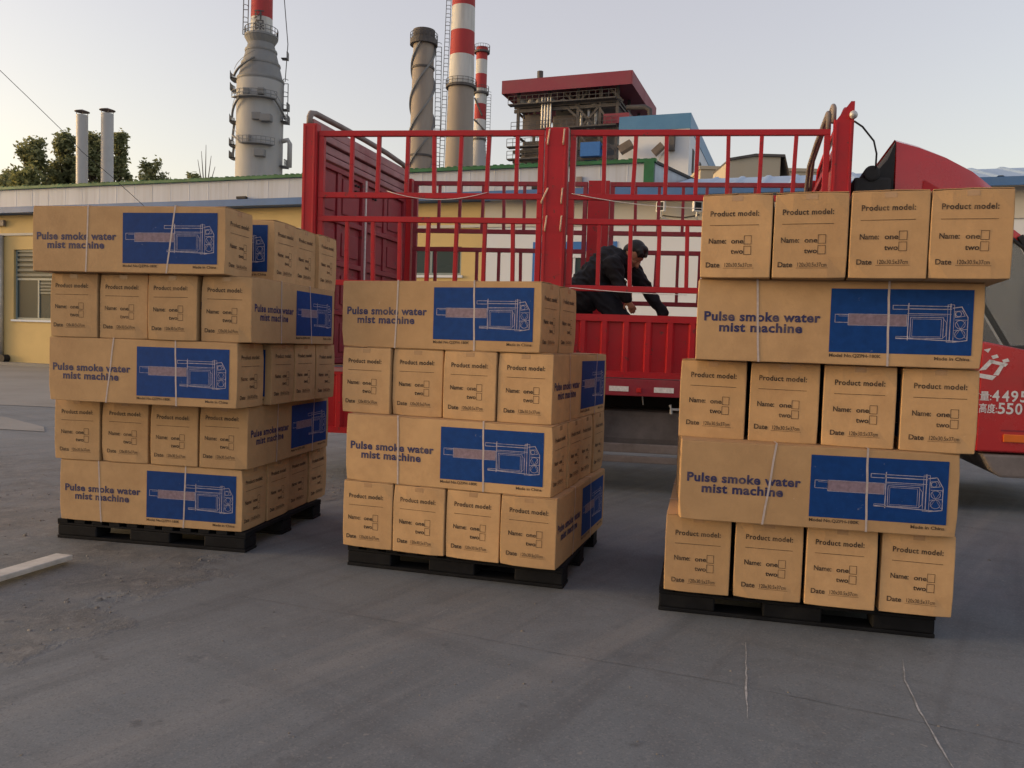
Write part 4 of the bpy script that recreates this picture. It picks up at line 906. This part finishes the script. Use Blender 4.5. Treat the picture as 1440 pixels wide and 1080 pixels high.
# 2: short concrete chimney with a winding stair
Y2 = 150.; p2 = Y2 / F; b = px(591, 245, Y2); z2 = lambda y: px(591, y, Y2).z
c2 = empty('concrete_chimney', 'short stained concrete chimney wound by dark spiral ribs', 'chimney', (b.x, b.y, 0))
rT, rB = 14.2 * p2, 16.3 * p2
MB().lathe([(rB * 1.15, 0), (rB, z2(245)), (rT, z2(62)), (rT * 1.0, z2(52)), (rT * .8, z2(52))], 36).build('shaft', M['concrete'], c2, smooth=R_(40))
k2 = MB(); disc(k2, rT * .9, rT * 1.35, z2(64), .9); ring_rail(k2, rT * 1.33, z2(64) + .9); disc(k2, rT * .8, rT * 1.08, z2(56), 1.6); k2.build('crown_gallery', M['iron'], c2)
for ph in range(3):
    sp_ = MB(); n = 70; pts = []
    for i in range(n + 1):
        t = i / n; y = 250 - t * 186; r = rB + (rT - rB) * t + .12; a = math.pi * (1 + ph * 2 / 3) + t * 2 * math.pi * 1.22
        pts.append((r * math.cos(a), r * math.sin(a), z2(y)))
    for p, q in zip(pts[:-1], pts[1:]): sp_.beam(p, q, .5, .28)
    sp_.build('helical_strake', M['towerdark'], c2)
l2 = MB(); ladder(l2, rB + .9, -.3, z2(245), z2(66), w=1., d=.8, top=(rT + .9, -.3)); l2.build('ladder', M['iron'], c2)
h2 = MB()
for y in (98, 222): r = rT + (rB - rT) * (y - 62) / 183; disc(h2, r - .1, r + .18, z2(y), .35)
h2.build('hoop', M['iron'], c2)
# 3: tall red and white chimney
Y3 = 165.; p3 = Y3 / F; b = px(645, 240, Y3); z3 = lambda y: px(647, y, Y3).z
c3 = empty('banded_chimney', 'tall chimney with red and white bands over a bare concrete base', 'chimney', (b.x, b.y, 0))
rr3 = lambda y: (15.5 + (y + 20) * 4.2 / 260) * p3
def band(parent, y0, y1, rf_, zf, m, nm='band'): MB().lathe([(rf_(y1), zf(y1)), (rf_(y0), zf(y0))], 36).build(nm, M[m], parent, smooth=True)
MB().lathe([(rr3(240) * 1.15, 0), (rr3(240), z3(240)), (rr3(124), z3(124))], 36).build('base_shaft', M['concrete'], c3, smooth=True)
for y0, y1, m in ((80, 124, 'chwhite'), (46, 80, 'chred'), (11, 46, 'chwhite'), (-24, 11, 'chred'), (-58, -24, 'chwhite'), (-90, -58, 'chred')): band(c3, y0, y1, rr3, z3, m)
g3 = MB(); disc(g3, rr3(124) * .98, rr3(124) * 1.2, z3(125), .5); ring_rail(g3, rr3(124) * 1.19, z3(125) + .5); g3.build('gallery', M['iron'], c3)
l3 = MB(); ladder(l3, -rr3(240) - .6, -.6, z3(245), z3(-90), w=.9, top=(-rr3(-90) - .6, -.6)); l3.build('ladder', M['iron'], c3)
# 4: thin banded chimney behind
Y4 = 230.; p4 = Y4 / F; b = px(673, 230, Y4); z4 = lambda y: px(673, y, Y4).z
c4 = empty('thin_banded_chimney', 'slim red and white chimney beside the tall banded one', 'chimney', (b.x, b.y, 0)); r4 = lambda y: (7.7 + (y - 67) * .004) * p4
for y0, y1, m in ((67, 85, 'chred'), (85, 105, 'chwhite'), (105, 125, 'chred'), (125, 147, 'chwhite'), (147, 169, 'chred'), (169, 198, 'chwhite')): band(c4, y0, y1, r4, z4, m)
MB().lathe([(r4(198) * 1.7, 0), (11.5 * p4, z4(230)), (r4(198), z4(198))], 30).build('flared_base', M['tower'], c4, smooth=True)
g4 = MB()
for y in (75, 133, 198): disc(g4, r4(y) * .98, r4(y) * (1.4 if y < 190 else 1.15), z4(y), .5); ring_rail(g4, r4(y) * 1.38, z4(y) + .5, 1.6)
g4.build('gallery', M['iron'], c4); g5 = MB(); ladder(g5, r4(133) + .7, -.4, z4(225), z4(133), w=1.2, d=1.); g5.build('ladder', M['iron'], c4)
MB().tube([(-r4(100), -r4(100) * .9, z4(140)), (r4(100) * .4, -r4(100) * 1.2, z4(165))], .25, 5).build('strake', M['iron'], c4); MB().tube([(-r4(100), -r4(100) * .9, z4(170)), (r4(100) * .9, -r4(100) * 1., z4(185))], .25, 5).build('strake', M['iron'], c4)
# 5: boiler house
Y5 = 130.; p5 = Y5 / F; a5 = R_(-20); E5 = Vector((math.cos(a5), math.sin(a5), 0)); o5 = px(712, 232, Y5); o5.z = 0
bh = empty('boiler_house', 'open sooty boiler house with pipes under a maroon roof', 'building', o5, a5)
def b5(x, y, t=0):
    d = fw + rt * ((x - 720) / F) - up * ((y - 540) / F); nn_ = Vector((-math.sin(a5), math.cos(a5), 0)); k = ((o5 + nn_ * t).dot(nn_)) / d.dot(nn_); p = d * k + Vector((0, 0, CH)); return ((p - o5).dot(E5), p.z)
xL = b5(724, 200)[0]; xR = b5(868, 200)[0]; DP = 16.
rz = b5(712, 122)[1]; rL = b5(711, 120)[0]; rR = b5(891, 105)[0]
MB().box(rL, rR, -1.6, DP + 2, rz - 1.0, rz + .4).build('roof', M['maroon'], bh)
MB().box(rL + .02, rR - .02, -1.62, -1.61, rz - 1.6, rz + .41).box(rR + .001, rR + .2, -1.6, DP + 2, rz - 1.6, rz + .4).box(rL, rL + .1, -1.6, DP + 2, rz - 1.6, rz - 1.0).build('fascia', M['maroon'], bh)
MB().tube([(b5(754, 110)[0], 2, rz), (b5(754, 97)[0], 2, rz + 2.6)], .5, 8).build('roof_vent', M['iron'], bh)
core = MB()
zA = b5(724, 150)[1]; zB = b5(724, 178)[1]
core.box(xL + 5.6, xR - .8, 3., DP, 0, zA + .8).box(xL + .3, xR, 2.2, DP, 0, zB - 3); core.build('core_wall', M['towerdark'], bh)
pn = MB()
for x0, x1, y0, y1, t in ((731, 759, 157, 182, 1.0), (773, 812, 157, 182, 1.2), (731, 765, 196, 226, .8), (812, 846, 190, 212, 1.6)):
    q0 = b5(x0, y1); q1 = b5(x1, y0); pn.box(q0[0], q1[0], t, t + 4, q0[1], q1[1])
pn.build('boiler_casing', M['sooty'], bh, bevel=.25)
stl = MB()
for x in (727, 770, 811, 842, 866): 
    q = b5(x, 200)[0]
    for t in (.2, DP * .5, DP - .2): stl.beam((q, t, 0), (q, t, rz - 1), .42)
for y in (146, 152, 186, 210, 224): 
    z = b5(790, y)[1]
    for t in (.2, DP - .2): stl.beam((xL - .3, t, z), (xR + .2, t, z), .38, .5)
    for q in (xL, xR): stl.beam((q, .2, z), (q, DP, z), .3)
for (x0, y0, x1, y1) in ((793, 130, 812, 148), (812, 148, 826, 128), (858, 124, 876, 142), (811, 150, 842, 184), (842, 150, 811, 186), (812, 186, 842, 222), (842, 150, 866, 186), (845, 195, 866, 212), (795, 150, 812, 165)):
    p, q = b5(x0, y0), b5(x1, y1); stl.beam((p[0], .1, p[1]), (q[0], .1, q[1]), .32)
stl.build('steel_frame', M['iron'], bh)
for x in (762, 766, 770, 774): q = b5(x, 200)[0]; MB().tube([(q, -.4, b5(x, 200)[1]), (q, -.4, b5(x, 138)[1])], .17, 8).build('pipe', M['steel'], bh, smooth=R_(40))
MB().tube([(b5(880, 150)[0], .5, b5(880, 150)[1]), (b5(906, 149)[0], .5, b5(906, 149)[1]), (b5(913, 152)[0], .5, b5(913, 153)[1]), (b5(913, 165)[0], .5, b5(913, 168)[1])], .38, 10).build('duct', M['iron'], bh, smooth=R_(40))
for x in (815, 825, 835): q = b5(x, 170)[0]; MB().tube([(q, 1, b5(x, 190)[1]), (q, 1, b5(x, 140)[1])], .25, 8).build('pipe', M['steel'], bh, smooth=R_(40))
for x in (732, 745, 756, 775, 790, 835, 848): q = b5(x, 143); MB().ball((q[0], .9, q[1]), .75, 12, 8).build('valve_drum', M['tower'], bh, smooth=True)
wk = MB(); rv = random.Random(4)
for y, x0, x1 in ((150, 718, 868), (186, 722, 868), (209, 716, 800), (226, 716, 800)):
    q0 = b5(x0, y); q1 = b5(x1, y); wk.box(q0[0], q1[0], -1.2, .0, q0[1] - .12, q0[1] + .06)
    for z in (.6, 1.2): wk.beam((q0[0], -1.15, q0[1] + z), (q1[0], -1.15, q0[1] + z), .07)
    s = q0[0]
    while s < q1[0]: wk.beam((s, -1.15, q0[1]), (s, -1.15, q0[1] + 1.2), .07); s += 1.0
for k in range(46):
    x = rv.uniform(xL, xR); z = rv.uniform(b5(790, 152)[1], b5(790, 136)[1]); wk.beam((x, rv.uniform(.3, 2), z), (x + rv.uniform(-.8, .8), rv.uniform(.3, 2), z + rv.uniform(-1.3, 1.3)), rv.uniform(.1, .3))
wk.build('walkway', M['iron'], bh)
q0 = b5(850, 176); q1 = b5(886, 160); MB().box(q0[0], q1[0], -.8, 4, q0[1], q1[1]).build('red_housing', M['maroon'], bh)
q0 = b5(818, 222); q1 = b5(846, 201); MB().box(q0[0], q1[0], -1.0, 3, q0[1], q1[1]).build('blue_housing', M['bluepaint'], bh)
# 6: white block with blue top band
Y6 = 70.; a6 = R_(-19.5); o6 = px(869, 240, Y6); o6.z = 0; E6 = Vector((math.cos(a6), math.sin(a6), 0)); N6 = Vector((-math.sin(a6), math.cos(a6), 0))
wb = empty('white_block', 'white factory block with a broad blue band along its top', 'building', o6, a6)
def b6(x, y):
    d = fw + rt * ((x - 720) / F) - up * ((y - 540) / F); k = o6.dot(N6) / d.dot(N6); p = d * k + Vector((0, 0, CH)); return ((p - o6).dot(E6), p.z)
w6 = b6(971, 165)[0]; z6 = b6(869, 165)[1]; zb6 = b6(869, 186)[1]
dk = 34.
MB().box(0, w6, 0, dk, 0, zb6).build('wall', M['whitewall'], wb)
MB().box(-.05, w6 + .05, -.05, dk + .05, zb6 + .002, z6).build('blue_band', M['blue6'] if 'blue6' in M else M.setdefault('blue6', mat('bright_blue_sheet', (.07, .2, .38), .5, .08, .6, dirt=(.12, .25, .38), dscale=.3, damt=.4)), wb)
for k in range(6):
    t = 2 + k * 5.; MB().box(w6 + .001, w6 + .06, t, t + 1.0, zb6 - 3.2, zb6 - 1.2).build('window', M['dark'], wb)
MB().box(b6(940, 215)[0], b6(949, 215)[0], -.6, -.001, b6(944, 213)[1], b6(944, 186)[1]).build('hopper', M['iron'], wb)
cv = MB(); q0 = b6(875, 216); q1 = b6(892, 206); cv.beam((q0[0], -1, q0[1]), (q1[0], -1, q1[1]), .9, .6); q0 = b6(922, 220); q1 = b6(935, 208); cv.beam((q0[0], -1, q0[1]), (q1[0], -1, q1[1]), .7, .5); cv.build('conveyor', M['sooty'], wb)
MB().tube([(b6(935, 215)[0], -.3, b6(935, 215)[1]), (b6(918, 240)[0], -.3, b6(925, 240)[1])], .08, 5).build('pipe', M['steel'], wb)
MB().tube([(w6 + .2, 30, z6), (w6 + .2, 30, z6 + 1.6), (w6 + .9, 30, z6 + 2.0), (w6 + .9, 30, z6)], .1, 6).build('roof_hoop', M['steel'], wb)
# 7: tan sheds
M['tan'] = mat('tan_sheet', (.42, .38, .30), .75, .08, .3, stretch=(1, 1, .2), dirt=(.34, .28, .2), dscale=.3, damt=.5)
Y7 = 62.
o7 = px(1000, 250, Y7); o7.z = 0; p0 = px(985, 240, Y7); p1 = px(1150, 236, Y7)
ts = empty('tan_shed', 'wide tan sheet-clad shed seen through the front of the truck fence', 'building', (p0.x, p0.y, 0), R_(-2))
MB().box(0, p1.x - p0.x, 0, 14, 0, p0.z + .1).build('wall', M['tan'], ts); MB().box(-.1, p1.x - p0.x + .1, -.1, 14.1, p0.z + .102, p0.z + .35).build('roof', M['tan'], ts)
q0 = px(1025, 240, Y7 - 6); q1 = px(1097, 240, Y7 - 6); zA7 = px(1025, 226, Y7 - 6).z; zB7 = px(1060, 220, Y7 - 6).z; zC7 = px(1097, 221, Y7 - 6).z
t2 = empty('gabled_shed', 'grey-tan shed with a dark low-pitched roof edge standing before the wide tan shed', 'building', (q0.x, q0.y, 0)); ww = q1.x - q0.x
MB().prism([(0, 0, 0), (ww, 0, 0), (ww, 0, zC7), (ww * .5, 0, zB7), (0, 0, zA7)], (0, 4.5, 0)).build('wall', M['tan'], t2)
e7 = MB()
for a, b_ in (((0, zA7), (ww * .5, zB7)), ((ww * .5, zB7), (ww + .25, zC7)), ((ww + .25, zC7), (ww + .6, zC7 - 1.3))): e7.prism([(a[0], -.15, a[1] + .005), (b_[0], -.15, b_[1] + .005), (b_[0], -.15, b_[1] + .17), (a[0], -.15, a[1] + .17)], (0, 4.7, 0))
e7.build('roof', M['iron'], t2)

# ------------------------------------------------------------------ trees
M['bark'] = mat('bark', (.08, .06, .045), .9, .3, 6)
def leaf_mat(name, a, b_):
    m = bpy.data.materials.new(name); m.use_nodes = True; t = m.node_tree; N = t.nodes.new; L = t.links.new; bs_ = t.nodes['Principled BSDF']
    g_ = N('ShaderNodeNewGeometry'); mx = N('ShaderNodeMix'); mx.data_type = 'RGBA'; L(g_.outputs['Random Per Island'], mx.inputs[0]); mx.inputs[6].default_value = (*a, 1); mx.inputs[7].default_value = (*b_, 1)
    L(mx.outputs[2], bs_.inputs['Base Color']); bs_.inputs['Roughness'].default_value = .6
    tr_ = N('ShaderNodeBsdfTranslucent'); L(mx.outputs[2], tr_.inputs[0]); ms = N('ShaderNodeMixShader'); ms.inputs[0].default_value = .5
    L(bs_.outputs[0], ms.inputs[1]); L(tr_.outputs[0], ms.inputs[2]); L(ms.outputs[0], t.nodes['Material Output'].inputs[0]); return m
M['leaf'] = leaf_mat('dark_leaf', (.16, .19, .09), (.32, .33, .17)); M['leaf2'] = leaf_mat('yellow_green_leaf', (.13, .16, .065), (.3, .3, .12))
def tree(x, ytop, wpx, Y, label, seed, leaf='leaf', n=5200, name='tree', lsz=.17, ybase=262):
    r = random.Random(seed); b = px(x, ybase, Y); top = px(x, ytop, Y).z; R0 = wpx / 2 * Y / F
    o = empty(name, label, 'tree' if name == 'tree' else 'shrub', (b.x, b.y, 0), 0, 'trees behind the yellow building')
    h = top; tk = MB(); tk.tube([(0, 0, 0), (.1, .05, h * .35), (0, .1, h * .7), (.05, 0, h * .95)], [.03 * h * .6, .022 * h * .6, .012 * h * .6, .01], 8)
    cl = []
    for k in range(58):
        f_ = r.random() ** .8; z = h * (.56 + .41 * f_); rad = R0 * (1.0 - .72 * max(0, f_ - .45) / .55) * r.random() ** .5
        a = r.uniform(0, 2 * math.pi); c = Vector((rad * math.cos(a), rad * math.sin(a), z)); cl.append((c, r.uniform(.12, .26) * (R0 * .6 + .5)))
        tk.tube([(0, 0, z * .72), Vector((c.x * .5, c.y * .5, z * .88)), c], [.04, .025, .01], 5)
    # upright pointed shoots at the top
    for k in range(7):
        a = r.uniform(-1, 1); zz = h * (1 - .28 * abs(a)); cc = Vector((a * R0 * .8, r.uniform(-.4, .4) * R0, zz - .5))
        for q in range(3): cl.append((cc + Vector((0, 0, -q * .8)), R0 * (.09 + .05 * q)))
    tk.build('trunk', M['bark'], o, smooth=True)
    lf = MB(); vs = []; fs = []
    tot = sum(q[1] ** 1.6 for q in cl)
    for c, cr_ in cl:
        for _ in range(int(n * cr_ ** 1.6 / tot)):
            d = Vector((r.gauss(0, 1), r.gauss(0, 1), r.gauss(0, 1))); d = d * cr_ * .55; d.z *= 1.3
            p = c + d; u = Vector((r.gauss(0, 1), r.gauss(0, 1), r.gauss(0, .7))).normalized(); v = u.orthogonal().normalized(); v.rotate(Matrix.Rotation(r.uniform(0, 6.28), 3, u)); s = lsz * r.uniform(.6, 1.3)
            k = len(vs); vs += [p - u * s, p + v * s * .5, p + u * s, p - v * s * .5]; fs.append((k, k + 1, k + 2, k + 3))
    lf.v = vs; lf.f = fs; lf.build('crown', M[leaf], o, fix=False)
tree(46, 190, 74, 46, 'dark green tree, leftmost and broadest of the row behind the flues', 1, n=7951, lsz=.13)
tree(92, 182, 56, 48, 'dark green tree just left of the left flue', 2, n=7114, lsz=.13)
tree(132, 180, 50, 47, 'dark green tree between the two flues', 3, n=7114, lsz=.13)
tree(167, 178, 44, 49, 'slim open-crowned tree right of the right flue', 4, n=5440, lsz=.13)
tree(213, 224, 62, 46, 'small round-topped tree right of the flues, low over the roof', 5, n=5859, lsz=.12)
tree(38, 238, 84, 43, 'yellow-green low shrub below the leftmost tree', 6, 'leaf2', n=8500, name='shrub', lsz=.12)
tree(3, 242, 50, 44, 'dark low shrub at the left picture edge over the roof', 8, n=6000, name='shrub', lsz=.12)
tree(272, 240, 40, 60, 'low dark shrub along the green cap left of the grey tower', 7, n=4000, name='shrub', lsz=.15)
# bare sapling
r = random.Random(11); b = px(290, 250, 46); bt = empty('bare_tree', 'leafless thin sapling standing left of the grey tower', 'tree', (b.x, b.y, 0)); tk = MB(); Ht = px(286, 203, 46).z
tk.tube([(0, 0, 0), (.05, 0, Ht * .6), (0, 0, Ht * .8)], [.12, .07, .05], 6)
for a_, e_ in ((-.35, .93), (-.05, 1.0), (.3, .9), (-.22, .97), (.15, .95)): tk.tube([(0, 0, Ht * .74), (a_ * .8, 0, Ht * (.74 + e_) / 2), (a_ * 1.5, .1, Ht * e_)], [.04, .03, .012], 5)
tk.build('trunk', M['bark'], bt, smooth=True)
# overhead wire at the left
wv = [px(-40, 66, 20), px(0, 99, 20.5), px(50, 147, 21), px(90, 186, 21.5), px(115, 213, 22), px(160, 251, 23.5), px(205, 292, 25.5)]
c = wv[0].copy(); o = MB().tube([p - c for p in wv], .008, 5).build('overhead_wire', M['black'], smooth=True); o.location = c; tag(o, 'thin dark overhead wire slanting down across the sky at the left', 'wire')
